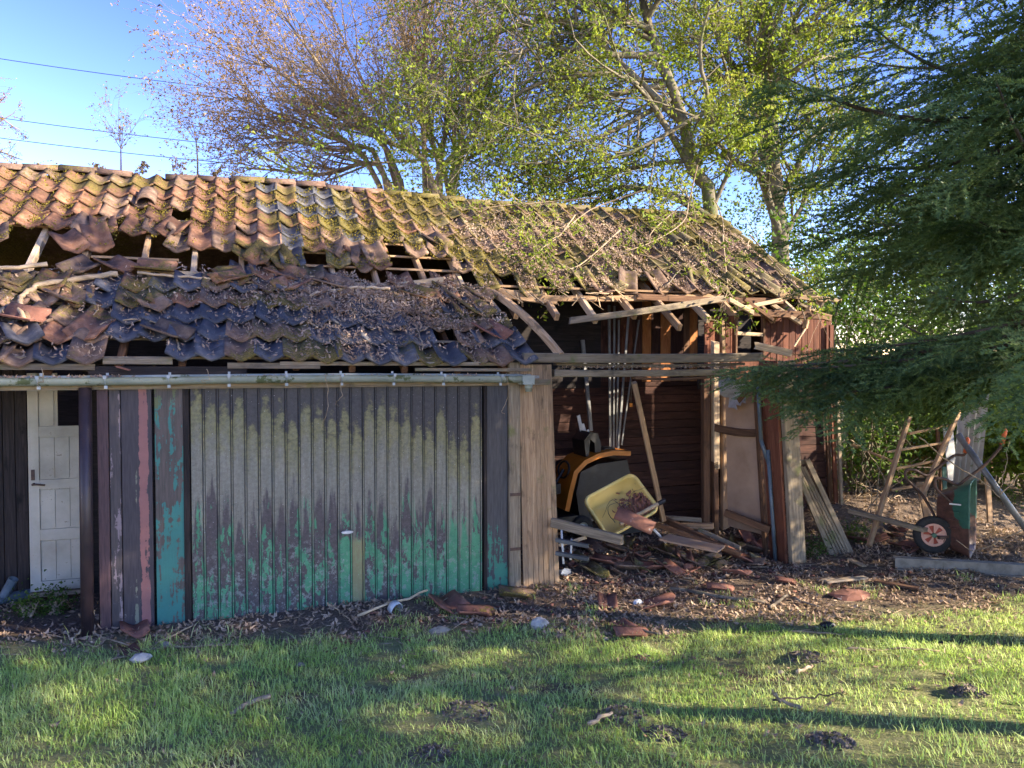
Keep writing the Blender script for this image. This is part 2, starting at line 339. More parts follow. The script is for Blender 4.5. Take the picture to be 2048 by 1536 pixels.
# --- garage door
def doormat():
    m, t, bs = newmat('peeling_door_paint'); q = N(t); pos = q.n('NewGeometry').outputs['Position']
    sep = q.n('SeparateXYZ'); q.l(pos, sep.inputs[0]); x = sep.outputs[0]; z = sep.outputs[2]
    sl = q.math('DIVIDE', x, .1118); idx = q.math('FLOOR', sl); fr = q.math('FRACT', sl)
    def wn(k):
        w_ = q.n('TexWhiteNoise', noise_dimensions='1D'); q.l(q.math('ADD', idx, k), w_.inputs['W']); return w_.outputs[0]
    edge = q.math('POWER', q.math('ABSOLUTE', q.math('SUBTRACT', q.math('MULTIPLY', fr, 2), .85)), 1.6)
    pv = q.coord('Position'); nz = q.noise(pv, 9, 5, .7); nf = q.noise(pv, 30, 5, .75)
    nv = q.noise(q.coord('Position', (14, 14, 1.6)), 1.6, 5, .65); np_ = q.noise(q.coord('Position', (13, 13, 2.4)), 1.1, 6, .7); big = q.noise(pv, 1.3, 3, .6)
    base = q.ramp(nf, [(.3, (.05, .042, .042)), (.7, (.10, .083, .083))]); base = q.mix(q.thr(z, 1.1, 1.5), base, q.ramp(nf, [(.3, (.04, .038, .038)), (.7, (.075, .07, .07))]))
    # green under-paint near the bottom
    gl = q.math('ADD', q.math('ADD', q.math('MULTIPLY', q.math('SUBTRACT', .85, z), .13), q.math('MULTIPLY', x, .016)), q.math('ADD', q.math('ADD', q.math('MULTIPLY', np_, .75), q.math('MULTIPLY', big, .2)), q.math('MULTIPLY', wn(7.3), .10)))
    gk = q.math('MULTIPLY', q.math('MULTIPLY', q.thr(gl, .575, .585), q.thr(z, 1.15, .95)), q.thr(q.math('ADD', q.noise(q.coord('Position', (5, 5, 2.6)), 1.3, 7, .75), q.math('MULTIPLY', q.thr(x, 1.5, 2.5), .12)), .485, .495))
    # rusted strip along the beads shows green too
    bead = q.math('MULTIPLY', q.thr(fr, .80, .83), q.thr(q.math('ADD', q.math('SUBTRACT', 1.1, z), q.math('MULTIPLY', big, 1.0)), .75, 1.05))
    green = q.ramp(nz, [(.3, (.045, .17, .09)), (.7, (.085, .28, .15))])
    c = q.mix(q.math('MAXIMUM', gk, q.math('MULTIPLY', bead, .8)), base, green)
    # pale flakes
    wk = q.math('MULTIPLY', q.thr(q.noise(pv, 15, 6, .8), .53, .57), q.thr(q.math('ADD', z, q.math('MULTIPLY', big, .7)), 1.1, .75))
    c = q.mix(q.math('MULTIPLY', wk, .7), c, (.22, .24, .22))
    # algae film
    top = q.math('ADD', q.math('SUBTRACT', 1.75, q.math('MULTIPLY', edge, .20)), q.math('ADD', q.math('MULTIPLY', wn(1.1), .30), q.math('MULTIPLY', q.math('SUBTRACT', nz, .5), .9)))
    top = q.math('SUBTRACT', top, q.math('MULTIPLY', x, .095))
    low = q.math('ADD', q.math('SUBTRACT', 1.0, q.math('MULTIPLY', edge, .38)), q.math('ADD', q.math('MULTIPLY', wn(4.7), .34), q.math('MULTIPLY', q.math('SUBTRACT', nv, .5), 1.1)))
    low = q.math('SUBTRACT', low, q.math('ADD', .12, q.math('MULTIPLY', x, .05)))
    ka = q.math('MULTIPLY', q.thr(q.math('SUBTRACT', top, z), -.06, .12), q.thr(q.math('SUBTRACT', z, low), -.10, .14)); ka = q.math('MULTIPLY', ka, q.math('ADD', .72, q.math('MULTIPLY', q.thr(nf, .4, .6), .28)))
    rel = q.math('SUBTRACT', top, z)
    alg = q.mix(q.thr(rel, .0, .55), q.ramp(nf, [(.3, (.15, .145, .06)), (.7, (.25, .235, .095))]), q.ramp(nv, [(.3, (.17, .168, .13)), (.7, (.28, .27, .21))]))
    c = q.mix(q.math('MULTIPLY', ka, .93), c, alg)
    trail = q.math('MULTIPLY', q.thr(q.math('ABSOLUTE', q.math('SUBTRACT', q.noise(pv, 17, 2, .4, 1.5), .5)), .012, .004), q.thr(q.noise(pv, 2.6, 2), .52, .6))
    c = q.mix(q.math('MULTIPLY', trail, .6), c, (.05, .05, .06))
    # slat under the handle keeps a full length film
    hs = q.math('MULTIPLY', q.math('COMPARE', idx, 12.0, .3), q.thr(q.math('ADD', z, q.math('MULTIPLY', nz, .15)), .74, .68))
    c = q.mix(q.math('MULTIPLY', hs, .8), c, (.24, .23, .11))
    c = q.mix(q.thr(q.noise(pv, 75, 2, .5), .70, .73), c, (.42, .42, .40))
    groove = q.math('MULTIPLY', q.thr(fr, .78, .79), q.math('SUBTRACT', 1, q.math('MULTIPLY', q.thr(fr, .85, .86), q.thr(fr, .95, .94))))
    c = q.mix(q.math('MULTIPLY', groove, .7), c, (.02, .02, .022))
    q.l(c, bs.inputs['Base Color']); bs.inputs['Roughness'].default_value = .55; bs.inputs['Specular IOR Level'].default_value = .3
    q.bump(q.math('ADD', nf, q.math('MULTIPLY', gk, -.4)), bs, .35, .003); return m
DM = doormat()
GD = B(); GD.box(-.005, 2.575, .03, .05, -.12, 2.12); GDo = GD.obj('garage_door', MT['dark'], SH)
pr = [(0, 0), (.086, 0), (.089, .011), (.094, .011), (.096, -.004), (.105, -.004), (.107, .011), (.1118, .011)]
V = []; zs = [-.12, .5, 1.2, 2.12]
for zz in zs: V += [(a, b, zz) for a, b in pr]
F = [(j*8+i, j*8+i+1, (j+1)*8+i+1, (j+1)*8+i) for j in range(3) for i in range(7)]
slat = mesh_py('door_slat', V, F, DM)
for i in range(23): link('door_slat', slat, GDo, Matrix.Translation((i*.1118, 0, 0)))
b = B(); b.tube([(0, .0, 0), (0, -.055, 0)], .011, 8); b.add(*(lambda r: ([(math.cos(a)*.055, -.05, math.sin(a)*.016) for a in r]+[(math.cos(a)*.05, -.068, math.sin(a)*.012) for a in r], [tuple(range(9, -1, -1)), tuple(range(10, 20))]+[(k, (k+1) % 10, 10+(k+1) % 10, 10+k) for k in range(10)]))([2*math.pi*k/10 for k in range(10)]))
hp = onY(693, 1062, 0); b.obj('door_handle', MT['white'], GDo, Matrix.Translation((hp.x, -.002, hp.z)))
beam('door_frame', (-.035, .02, -.1), (-.035, .02, 2.12), .05, .08, MT['dark'], SH, up=(0, 1, 0))
beam('door_frame', (2.60, .02, -.1), (2.60, .02, 2.12), .03, .08, MT['dark'], SH, up=(0, 1, 0))
# --- painted boards beside the door
def pboard(name, base0, base1, layers, seed):
    m, t, bs = newmat(name); q = N(t); pv = q.coord('Position'); sp = q.n('SeparateXYZ'); q.l(q.n('NewGeometry').outputs['Position'], sp.inputs[0]); z = sp.outputs[2]; x = sp.outputs[0]
    nv = q.noise(q.coord('Position', (9, 9, .9)), 1.5, 6, .65); nf = q.noise(q.coord('Position', (60, 60, 5)), 1.2, 4, .6); nz = q.noise(pv, 4.5+seed, 5, .7)
    c = q.ramp(nf, [(.3, base0), (.7, base1)])
    for (col, lo, hi, zz, amp, th) in layers:
        f = q.math('ADD', q.math('ADD', q.math('MULTIPLY', nv, .6), q.math('MULTIPLY', nz, .4)), q.math('MULTIPLY', q.math('SUBTRACT', zz, z), amp))
        f = q.math('SUBTRACT', f, q.math('MULTIPLY', q.math('SUBTRACT', 1, q.math('MULTIPLY', q.thr(x, lo-.03, lo+.03), q.thr(x, hi+.03, hi-.03))), .5))
        c = q.mix(q.thr(f, th, th+.02), c, q.mix(nz, tuple(v*.65 for v in col), tuple(v*1.2 for v in col)))
    c = q.mix(q.math('MULTIPLY', q.thr(q.noise(pv, 24, 5, .8), .62, .68), q.thr(z, .75, .25)), c, (.15, .15, .13))
    q.l(c, bs.inputs['Base Color']); bs.inputs['Roughness'].default_value = .6; q.bump(nf, bs, .5, .004); return m
xa = lambda px: onY(px, 1000, 0).x
m1 = pboard('board_paint_plum', (.035, .018, .022), (.09, .045, .05), [((.10, .09, .07), -9, 9, .2, .1, .60)], 0)
m2 = pboard('board_paint_worn', (.03, .025, .03), (.075, .06, .06), [((.22, .17, .18), -9, 9, 1.2, .0, .55)], 1)
m3 = pboard('board_paint_pinkstripe', (.022, .019, .026), (.05, .04, .048), [((.26, .11, .10), xa(277), xa(302), 1.0, .03, .40), ((.16, .17, .12), xa(262), xa(280), .9, .1, .56)], 2)
m4 = pboard('board_paint_teal', (.045, .04, .035), (.10, .075, .065), [((.03, .17, .145), -9, 9, 1.2, .05, .505), ((.10, .12, .05), -9, 9, 1.9, -.35, .56)], 3)
m5 = pboard('board_paint_dark_green_foot', (.025, .025, .03), (.06, .058, .062), [((.03, .18, .12), -9, 9, .6, .16, .54)], 4)
for (a, bx, mm, tk) in [(196, 219, m1, .0), (220, 243, m2, .004), (244, 306, m3, .0), (311, 376, m4, -.008)]:
    x0, x1 = xa(a), xa(bx); beam('wall_board', ((x0+x1)/2, .012+tk, -.1), ((x0+x1)/2, .012+tk, 2.13), x1-x0-.003, .022, mm, SH, up=(0, -1, 0))
x0, x1 = xa(971), xa(1015); beam('wall_board', ((x0+x1)/2, .005, -.1), ((x0+x1)/2, .005, 2.13), x1-x0, .022, m5, SH, up=(0, -1, 0))
b = B(); b.box(xa(192), xa(1040), .055, .075, -.1, 2.14); b.obj('wall_lining', MT['dark'], SH)
# --- weathered post and leaning cladding to the right of the door
pt, pb = onY(1027, 745, -.01), onY(1029, 1190, -.01)
beam('post', (pb.x, -.0, -.1), (pt.x, -.0, 2.24), .115, .09, MT['grey'], SH, up=(0, -1, 0))
for z_ in (.95, .42): 
    b = B(); b.box(pb.x-.06, pb.x+.05, -.052, -.046, z_, z_+.03); b.obj('hinge_strap', MT['rustpipe'], SH)
for i in range(7):
    t0 = onY(1043+i*9.2, 735, -.03); b0 = onY(1052+i*10.4, 1178, -.03)
    if i == 6: t0 = onY(1043+6*9.2, 728, -.03)
    beam('cladding_board', (b0.x, -.03+.002*(i % 2), -.06), (t0.x, -.02, 2.22), (onY(1062.4, 1178, -.03).x-onY(1052, 1178, -.03).x)*.94, .02, MT['tg'], SH, up=(0, -1, 0))
# --- timbers over the open bay
beam('lintel', (onY(1046, 715, 0).x, 0, 2.288), (5.75, 0, 2.30), .07, .095, MT['grey'], SH, n=8, sag=.012)
beam('lintel', (3.36, .10, 2.225), (5.6, .12, 2.225), .09, .03, MT['grey'], SH, n=8, sag=.02)
beam('sagging_board', (onY(1106, 748, .02).x, .03, 2.135), (5.30, .05, 2.14), .10, .07, MT['grey'], SH, n=8, sag=.01)
beam('sagging_board', (4.2, .02, 2.085), (5.45, .06, 2.13), .09, .03, MT['brown'], SH, n=8, sag=.04)
# --- front right post: grey front board, red-brown return board
def pp(px, py, y): v = onY(px, py, y); return v
f0, f1 = pp(1596, 1139, 0), pp(1573, 740, 0)
beam('corner_post', (f0.x, 0, -.08), (f1.x, 0, 2.26), .20, .06, MT['grey'], SH, up=(0, -1, 0))
beam('return_board', (f0.x-.125, .16, -.08), (f1.x-.125, .16, 2.26), .28, .035, MT['redbrown'], SH, up=(1, 0, 0))
beam('corner_trim', (f0.x-.15, .36, -.08), (f1.x-.155, .36, 2.2), .05, .05, MT['brown'], SH)
# --- wall set back at the right, vertical boards above, horizontal planks below
YR = 1.0; xr = lambda px, py=700: onY(px, py, YR).x
def boards(x0, x1, n, z0, z1f, y, mat, nm='wall_board', skip=()):
    wd = (x1-x0)/n
    for i in range(n):
        c = x0+(i+.5)*wd
        zt = z1f(c)
        if any(a < c < b_ for a, b_ in skip): continue
        beam(nm, (c, y+random.uniform(-.004, .004), z0), (c, y, zt), wd-.006, .02, mat, SH, up=(0, -1, 0))
top = lambda x: float(UP(x, YR))-.10
boards(xr(1408), xr(1470), 6, 2.05, top, YR, MT['redbrown'])
boards(xr(1527), xr(1662), 11, 2.0, top, YR, MT['redbrown'])
boards(xr(1470), xr(1527), 1, 2.0, lambda x: 2.30, YR, MT['redbrown'])
# small window opening with a frame, dark behind
wx0, wx1 = xr(1470), xr(1525)
wf = beam('window_frame', (wx1, YR-.01, 2.3), (wx1, YR-.01, 2.84), .035, .05, MT['brown'], SH, up=(0, -1, 0))
beam('window_bar', (wx0, YR-.015, 2.60), (wx1, YR-.015, 2.585), .03, .045, MT['pale'], SH, ends=.02)
beam('window_frame', (wx0, YR-.01, 2.3), (wx0, YR-.01, 2.84), .03, .05, MT['brown'], SH, up=(0, -1, 0))
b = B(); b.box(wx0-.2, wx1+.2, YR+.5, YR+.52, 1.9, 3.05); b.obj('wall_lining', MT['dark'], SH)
def planks(x0, x1, z0, z1, n, y, mat, nm='wall_plank', jag=.0):
    h = (z1-z0)/n
    for i in range(n):
        beam(nm, (x0-random.random()*jag, y+random.uniform(-.006, .006), z0+(i+.5)*h), (x1+random.random()*jag, y, z0+(i+.5)*h+random.uniform(-.004, .004)), .022, h-.006, mat, SH)
planks(onY(1575, 900, YR).x, onY(1662, 900, YR).x, .30, 2.06, 16, YR+.02, MT['planks'])
for k, (px, w_, mm) in enumerate([(1664, .06, 'brown'), (1675, .06, 'redbrown'), (1686, .05, 'grey')]):
    a = onY(px-12, 780, .93-.03*k); c = onY(px, 1010, .93-.03*k)
    beam('corner_board', (c.x, .95-.03*k, .30), (a.x, .95-.03*k, 2.15), w_, .03, MT[mm], SH, up=(0, -1, 0), ends=.03)
beam('corner_board', (xr(1655), .94, 1.9), (xr(1655), .94, 2.72), .06, .03, MT['redbrown'], SH, up=(0, -1, 0))
# vertical split posts beside the tan panel
for px, w_, mm, zz0, zz1 in [(1432, .085, 'pale', 1.0, 2.46), (1433, .07, 'brown', .2, 1.02), (1452, .10, 'fresh', .25, 2.25), (1413, .09, 'brown', .15, 2.1)]:
    x_ = onY(px, 800, .9).x; beam('stud', (x_, .9, zz0), (x_-.02, .9, zz1), w_, .07, MT[mm], SH, up=(0, -1, 0), ends=.05)
beam('stud', (xr(1444), .97, 2.0), (xr(1441), .97, 2.75), .05, .05, MT['fresh'], SH, up=(0, -1, 0))
beam('rail', (onY(1430, 866, .85).x, .85, 1.46), (onY(1512, 875, .45).x, .45, 1.42), .04, .09, MT['brown'], SH, sag=.02)
# --- plank wall deeper in the bay
YB = 2.3; xb = lambda px, py=850: onY(px, py, YB).x
planks(3.0, xb(1424), .05, 2.03, 17, YB, MT['planks'])
wds = [1200, 1222, 1240, 1264, 1283, 1301, 1320, 1340, 1366, 1378, 1398, 1412]
mats = ['planks', 'planks', 'redbrown', 'planks', 'osb', 'planks', 'osb', 'planks', 'brown', 'osb', 'brown']
for i in range(len(wds)-1):
    a, c = onY(wds[i], 700, YB).x, onY(wds[i+1], 700, YB).x
    beam('upper_board', ((a+c)/2, YB-.01, 1.98), ((a+c)/2, YB-.01, 3.6), (c-a)-.006, .02, MT[mats[i]], SH, up=(0, -1, 0))
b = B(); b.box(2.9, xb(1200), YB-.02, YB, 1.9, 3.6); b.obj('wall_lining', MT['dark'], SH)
beam('stud', (xb(1420), YB-.05, .1), (xb(1418), YB-.05, 3.5), .08, .06, MT['brown'], SH, up=(0, -1, 0))
# partition between garage and bay, outer walls, rear wall, rear roof
def sheet(nm, x0, x1, y0, y1, z0, z1, mat):
    b = B(); b.box(x0, x1, y0, y1, z0, z1); return b.obj(nm, mat, SH)
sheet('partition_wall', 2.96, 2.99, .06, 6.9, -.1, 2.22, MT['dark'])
def gable(x, mat, y0=0.06):
    b = B(); b.poly([(0, 0)], 0, 0) if 0 else None
    pts = [(y0, -.1), (7.0, -.1), (7.0, 2.2), (3.53, 4.45), (1.55, float(2.25+.649*1.55)-.09), (1.5, float(LO(0, 1.5))-.1), (y0, float(LO(0, y0))-.1)]
    V = [(x, a, c) for a, c in pts]+[(x+.03, a, c) for a, c in pts]; n = len(pts)
    b.add(V, [tuple(range(n)), tuple(range(2*n-1, n-1, -1))]+[(i, n+i, n+(i+1) % n, (i+1) % n) for i in range(n)])
    return b.obj('gable_wall', mat, SH)
gable(-5.2, MT['planks']); gable(7.55, MT['planks'], 1.05)
sheet('rear_wall', -5.2, 7.58, 6.95, 7.0, -.1, 2.25, MT['planks'])
b = B(); b.add([(-5.3, 3.58, 4.43), (7.6, 3.58, 4.43), (7.6, 7.2, 2.05), (-5.3, 7.2, 2.05), (-5.3, 3.58, 4.37), (7.6, 3.58, 4.37), (7.6, 7.2, 1.99), (-5.3, 7.2, 1.99)], [(0,3,2,1),(4,5,6,7),(0,1,5,4),(1,2,6,5),(2,3,7,6),(3,0,4,7)])
b.obj('rear_roof_slope', MT['tbrown'], SH)
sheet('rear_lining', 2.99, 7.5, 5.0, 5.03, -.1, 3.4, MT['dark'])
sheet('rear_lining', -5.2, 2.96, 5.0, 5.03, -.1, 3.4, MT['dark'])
# porch at the left: side walls, dark boards, white panelled door
sheet('partition_wall', xa(192), xa(192)+.03, .08, 5.0, -.1, 2.2, MT['dark'])
YD = 1.32
for i in range(8):
    x_ = onY(58, 900, YD).x-.1*i-.06; beam('wall_board', (x_, YD, -.05), (x_, YD, 2.3), .094, .025, MT['dark'], SH, up=(0, -1, 0))
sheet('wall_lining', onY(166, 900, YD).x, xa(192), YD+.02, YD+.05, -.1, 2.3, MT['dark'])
def whitedoor():
    m, t, bs = newmat('flaking_white_door_paint'); q = N(t); pv = q.coord('Position')
    f = q.noise(pv, 3, 5, .6); c = q.ramp(f, [(.3, (.30, .28, .22)), (.7, (.52, .49, .40))])
    c = q.mix(q.math('MULTIPLY', q.thr(q.noise(q.coord('Position', (12, 12, 12)), 1, 6, .85), .60, .66), .8), c, (.13, .10, .07))
    sp = q.n('SeparateXYZ'); q.l(q.n('NewGeometry').outputs['Position'], sp.inputs[0])
    c = q.mix(q.math('MULTIPLY', q.thr(q.math('ADD', sp.outputs[2], q.math('MULTIPLY', f, .3)), .30, .16), .7), c, (.06, .04, .03))
    q.l(c, bs.inputs['Base Color']); bs.inputs['Roughness'].default_value = .6; q.bump(f, bs, .3, .004); return m
WD = whitedoor(); xl, xrr = onY(58, 950, YD-.05).x, onY(168, 950, YD-.05).x; zb = .08
D = B(); D.box(xl, xrr, YD-.045, YD-.035, zb, 1.62); D.box(xl, onY(117, 800, YD).x, YD-.045, YD-.035, 1.62, 2.14); DO = D.obj('panelled_door', WD, SH)
st = (xrr-xl)*.19
def dbox(nm, a, bb, c, d, y0=-.07, mat=WD): 
    b = B(); b.box(a, bb, YD+y0, YD-.0452, c, d); return b.obj(nm, mat, DO)
dbox('stile', xl, xl+st, zb, 2.14)
zr = lambda py: onY(110, py, YD-.05).z
for a, c in [(1181, 1160), (1078, 1057), (976, 958), (872, 852)]: dbox('rail', xl+st+.001, xrr, max(zr(a), zb), zr(c), -.069)
for a, c in [(1160, 1078), (1057, 976), (958, 872), (852, 772)]:
    z0, z1 = zr(a), zr(c); ww = (xrr-xl-st)
    nb = 3 if c > 800 else 1
    for k in range(nb):
        x0 = xl+st+.008+ww*k/3; dbox('panel_board', x0, x0+ww/3-.006, z0+.012, z1-.012, -.056)
b = B(); b.tube([(0, 0, 0), (0, -.05, 0)], .012, 8); b.tube([(0, -.045, 0), (.03, -.05, 0), (.10, -.05, -.01)], .009, 8); b.obj('door_latch', MT['rustpipe'], DO, Matrix.Translation(onY(68, 968, YD-.07)))
b = B(); b.box(-.015, .015, -.006, .0, -.05, .05); b.obj('keyhole_plate', MT['rustpipe'], DO, Matrix.Translation(onY(66, 950, YD-.0705)))
b = B(); b.box(onY(60,1186,YD-.1).x, xrr, YD-.12, YD-.08, .04, .075); b.obj('threshold', MT['grey'], SH)

# --- gutter, fascia, brackets
gy = -.13; gz = 2.125; x0g, x1g = -3.6, onY(1066, 745, gy).x
V = []; n = 12; xs = list(np.linspace(x0g, x1g, 40))
for r_ in (.062, .058):
    for x_ in xs:
        zz = gz+.008*math.sin(x_*1.3)-.003*x_
        for k in range(n+1):
            a = math.pi+math.pi*k/n; V.append((x_, gy+math.cos(a)*r_, zz+math.sin(a)*r_*1.05+(.014 if k == n else 0)+(.0 if r_ > .06 else .001)))
m = len(xs); F = []
for i in range(m-1):
    for k in range(n):
        a = i*(n+1)+k; F += [(a, a+n+1, a+n+2, a+1)]; c = a+m*(n+1); F += [(c, c+1, c+n+2, c+n+1)]
    for k in (0, n): a = i*(n+1)+k; c = a+m*(n+1); F.append((a, a+n+1, c+n+1, c))
GU = link('gutter', mesh_py('gutter', V, F, MT['pvc'], True), SH)
b = B(); b.box(0, .12, -.07, .07, -.075, .012); gmz = gz-.003*x1g-.01; b.obj('end_outlet', MT['pvc'], GU, Matrix.Translation((x1g-.13, gy, gmz)))
b = B(); b.tube([(0, 0, 0), (0, 0, -.045), (0, 0, -.046), (0, 0, -.075)], [.038, .038, .031, .031], 16); b.obj('outlet_socket', MT['pvc'], GU, Matrix.Translation((x1g-.045, gy, gmz-.07)), True)
b = B(); b.box(0, .05, -.062, .062, -.02, .006); b.obj('end_cap', MT['alu'], GU, Matrix.Translation((x1g-.01, gy, gmz+.004)))
bm = B()
bm.tube([(0, math.cos(a)*.067, math.sin(a)*.069) for a in np.linspace(math.pi, 2*math.pi, 9)], .004, 4); bm.box(-.010, .010, .060, .066, 0, .035); bm.box(-.012, .012, -.075, -.069, -.012, .014); bm.box(-.012, .012, -.020, -.014, -.09, -.065)
bme = mesh_py('gutter_bracket', bm.V, bm.F, MT['zinc'])
for px in (78, 212, 338, 458, 573, 683, 787, 886, 1000):
    x_ = onY(px, 745, gy).x; link('gutter_bracket', bme, GU, Matrix.Translation((x_, gy, gz+.008*math.sin(x_*1.3)-.003*x_)))
b = B(); b.box(-3.6, 3.25, -.055, -.03, 2.02, 2.075); b.obj('fascia', MT['grey'], SH)
beam('eaves_board', (-.75, -.045, 2.165), (.45, -.045, 2.16), .03, .09, MT['dark'], SH)
for a, c, py, h in [(455, 640, 731, .05), (560, 1010, 727, .035), (830, 1062, 739, .03), (206, 345, 722, .05), (-100, 190, 733, .05)]:
    p0, p1 = onY(a, py, -.06), onY(c, py+1, -.06); beam('eaves_board', p0, p1, .025, h, MT['grey'], SH)
# --- downpipe
b = B(); b.tube([(0, 0, 0), (.012, 0, 2.1)], .048, 16); dp = onY(178, 1240, -.06); b.obj('downpipe', MT['pvcdark'], SH, Matrix.Translation((dp.x-.01, -.08, -.06)), True)
# --- rafters, battens, purlins, ridge
for i in range(-3, 19):
    x_ = -1.52+.48*i+random.uniform(-.02, .02)
    if x_ > 7.5: break
    ylo = 0.0 if x_ < 2.2 else (1.0 if x_ < 4 else random.uniform(.80, 1.0))
    if x_ < 3.1:
        beam('rafter', (x_, .02, float(LO(x_, 0))-.085), (x_, 1.42, float(LO(x_, 1.42))-.085), .055, .08, MT['brown'], SH)
        ylo = 1.22
    beam('rafter', (x_+random.uniform(-.03, .03), ylo, float(UP(x_, ylo))-.085-(.03 if ylo < 1.1 else 0)), (x_, 3.5, float(UP(x_, 3.5))-.075), .055, .085, MT['fresh'] if i % 3 else MT['pale'], SH, ends=.01)
for k in range(8):
    y_ = 3.30-.277*k
    x0 = -5.2 if k < 7 else 1.3
    segs = [(-5.2, 7.6)] if k < 4 else ([(-5.2, -.1), (.0, 2.9), (3.0, 7.6)] if k == 4 else ([(-.3, 2.9), (3.0, 7.6)] if k == 5 else [(-1.0, -.2), (.9, 2.9), (3.0, 7.6)]))
    if k == 7: segs = [(2.9, 7.5)]
    for a, c in segs: beam('batten', (a, y_, float(2.25+.649*y_)-.018), (c, y_, float(2.25+.649*y_)-.018), .045, .025, MT['fresh'], SH, n=20)
for k in range(6):
    y_ = .05+.28*k; beam('batten', (-3.5, y_, float(2.2+.585*(y_+.12))-.02), (3.0, y_, float(2.2+.585*(y_+.12))-.02), .045, .022, MT['grey'], SH)
beam('purlin', (-3, 1.53, 2.93), (.9, 1.53, 2.97), .07, .09, MT['brown'], SH)
pu = [(onY(640, 582, 1.35), onY(880, 560, 1.35), .05, .06, 'pale'), (onY(845, 572, 1.32), onY(1060, 588, 1.32), .06, .07, 'fresh'), (onY(1000, 585, 1.3), onY(1110, 600, 1.25), .07, .10, 'fresh'),
      (onY(1090, 597, 1.32), onY(1440, 592, 1.32), .06, .07, 'fresh'), (onY(1280, 594, 1.3), onY(1560, 602, 1.25), .07, .08, 'brown'), (onY(280, 541, 1.45), onY(640, 556, 1.4), .03, .045, 'pale'), (onY(660, 563, 1.3), onY(930, 577, 1.3), .02, .03, 'pale')]
for a, c, w_, h_, mm in pu: beam('purlin', a, c, w_, h_, MT[mm], SH, n=6, ends=.06, sag=.015)
beam('broken_batten', onY(1143, 641, .9), onY(1445, 597, .95), .05, .075, MT['grey'], SH, n=6, ends=.05, sag=.012)
beam('hanging_rafter', onY(985, 585, 1.15), onY(1122, 712, -.02), .055, .075, MT['fresh'], SH, n=8, sag=-.055)
# ridge board
beam('ridge_board', (-5.2, 3.55, 4.42), (7.6, 3.55, 4.42), .03, .12, MT['brown'], SH)

# --- tiles
def tile_mesh(name, mat, seed, broken=False, L=.385, Wd=.262, nu=9):
    rnd = random.Random(seed); V = []; us = [i/(nu-1) for i in range(nu)]; vs_ = [0, .5, 1]
    chip = [rnd.uniform(0, .008) for _ in us]
    if broken: k = rnd.randrange(2, nu-2); chip = [c+(abs(i-k)*.025 if broken == 1 else rnd.uniform(.0, .14)) for i, c in enumerate(chip)]
    for lay, th in ((0, 0), (1, -.015)):
        for iv, v in enumerate(vs_):
            for iu, u in enumerate(us):
                y = chip[iu] if iv == 0 else v*L
                if broken and iv == 0: y = chip[iu]
                corner = (.02 if (iu in (0, nu-1) and iv == 0) else 0)
                V.append(((u-.5)*Wd*(1-.02*v), y+corner, float(prof(u))+(1-u)*.010+th+(.004 if iv == 0 else 0)))
    n = nu; top = lambda iv, iu: iv*n+iu; bo = 3*n
    F = []
    for iv in range(2):
        for iu in range(n-1):
            a = top(iv, iu); F.append((a, a+1, a+n+1, a+n)); F.append((bo+a, bo+a+n, bo+a+n+1, bo+a+1))
    for iu in range(n-1): F.append((iu, bo+iu, bo+iu+1, iu+1)); a = 2*n+iu; F.append((a, a+1, bo+a+1, bo+a))
    for iv in range(2):
        a = iv*n; F.append((a, a+n, bo+a+n, bo+a)); a = iv*n+n-1; F.append((a, bo+a, bo+a+n, a+n))
    me = mesh_py(name, V, F, mat, True)
    for p in me.polygons:
        if p.index >= 4*(n-1): p.use_smooth = False
    return me
TM = {}
for k in ('tred', 'tbrown', 'tblue', 'tgreen', 'tclean', 'tridge'):
    TM[k] = [tile_mesh('roof_tile', MT[k], s+hash(k) % 7 if 0 else s+len(k), s == 3) for s in range(4)]
TPOS = []; tiles = []   # (matrix, kind, variant)
def put(x, y, zf, ang, kind, jit=1, dz=0, drop=0, yaw=0, var=None):
    z0 = float(zf(x, y)); ca, sa = math.cos(ang), math.sin(ang)
    M = Matrix(((1, 0, 0), (0, ca, -sa), (0, sa, ca))).to_4x4()
    M = Matrix.Translation((x+random.gauss(0, .004)*jit, y, z0+dz-(.30*math.sin(drop) if drop > 0 else 0))) @ M
    TPOS.append((x, y, zf is UP))
    M = M @ Matrix.Rotation(-.065+random.gauss(0, .012)*jit+drop, 4, 'X') @ Matrix.Rotation(random.gauss(0, .012)*jit+yaw, 4, 'Z') @ Matrix.Rotation(random.gauss(0, .02)*jit, 4, 'Y')
    M = M @ Matrix.Translation((0, 0, .018))
    tiles.append((M, kind, var if var is not None else (3 if random.random() < .04*jit else random.randrange(3))))
def kindU(x, k):
    r = random.random()
    if .35 < x < 1.0 and r < (.0 if x < .5 else .45): return 'tblue'
    if 1.0 < x < 1.75 and r < .75: return 'tblue' if k < 5 and r < .6 else 'tbrown'
    if x < 1.0: return 'tred' if r < .85 else 'tbrown'
    if x < 2.5: return 'tbrown' if r < .7 else ('tred' if r < .9 else 'tgreen')
    return 'tgreen' if r < .65 else 'tbrown'
ncol = int((7.66+5.2)/CH)
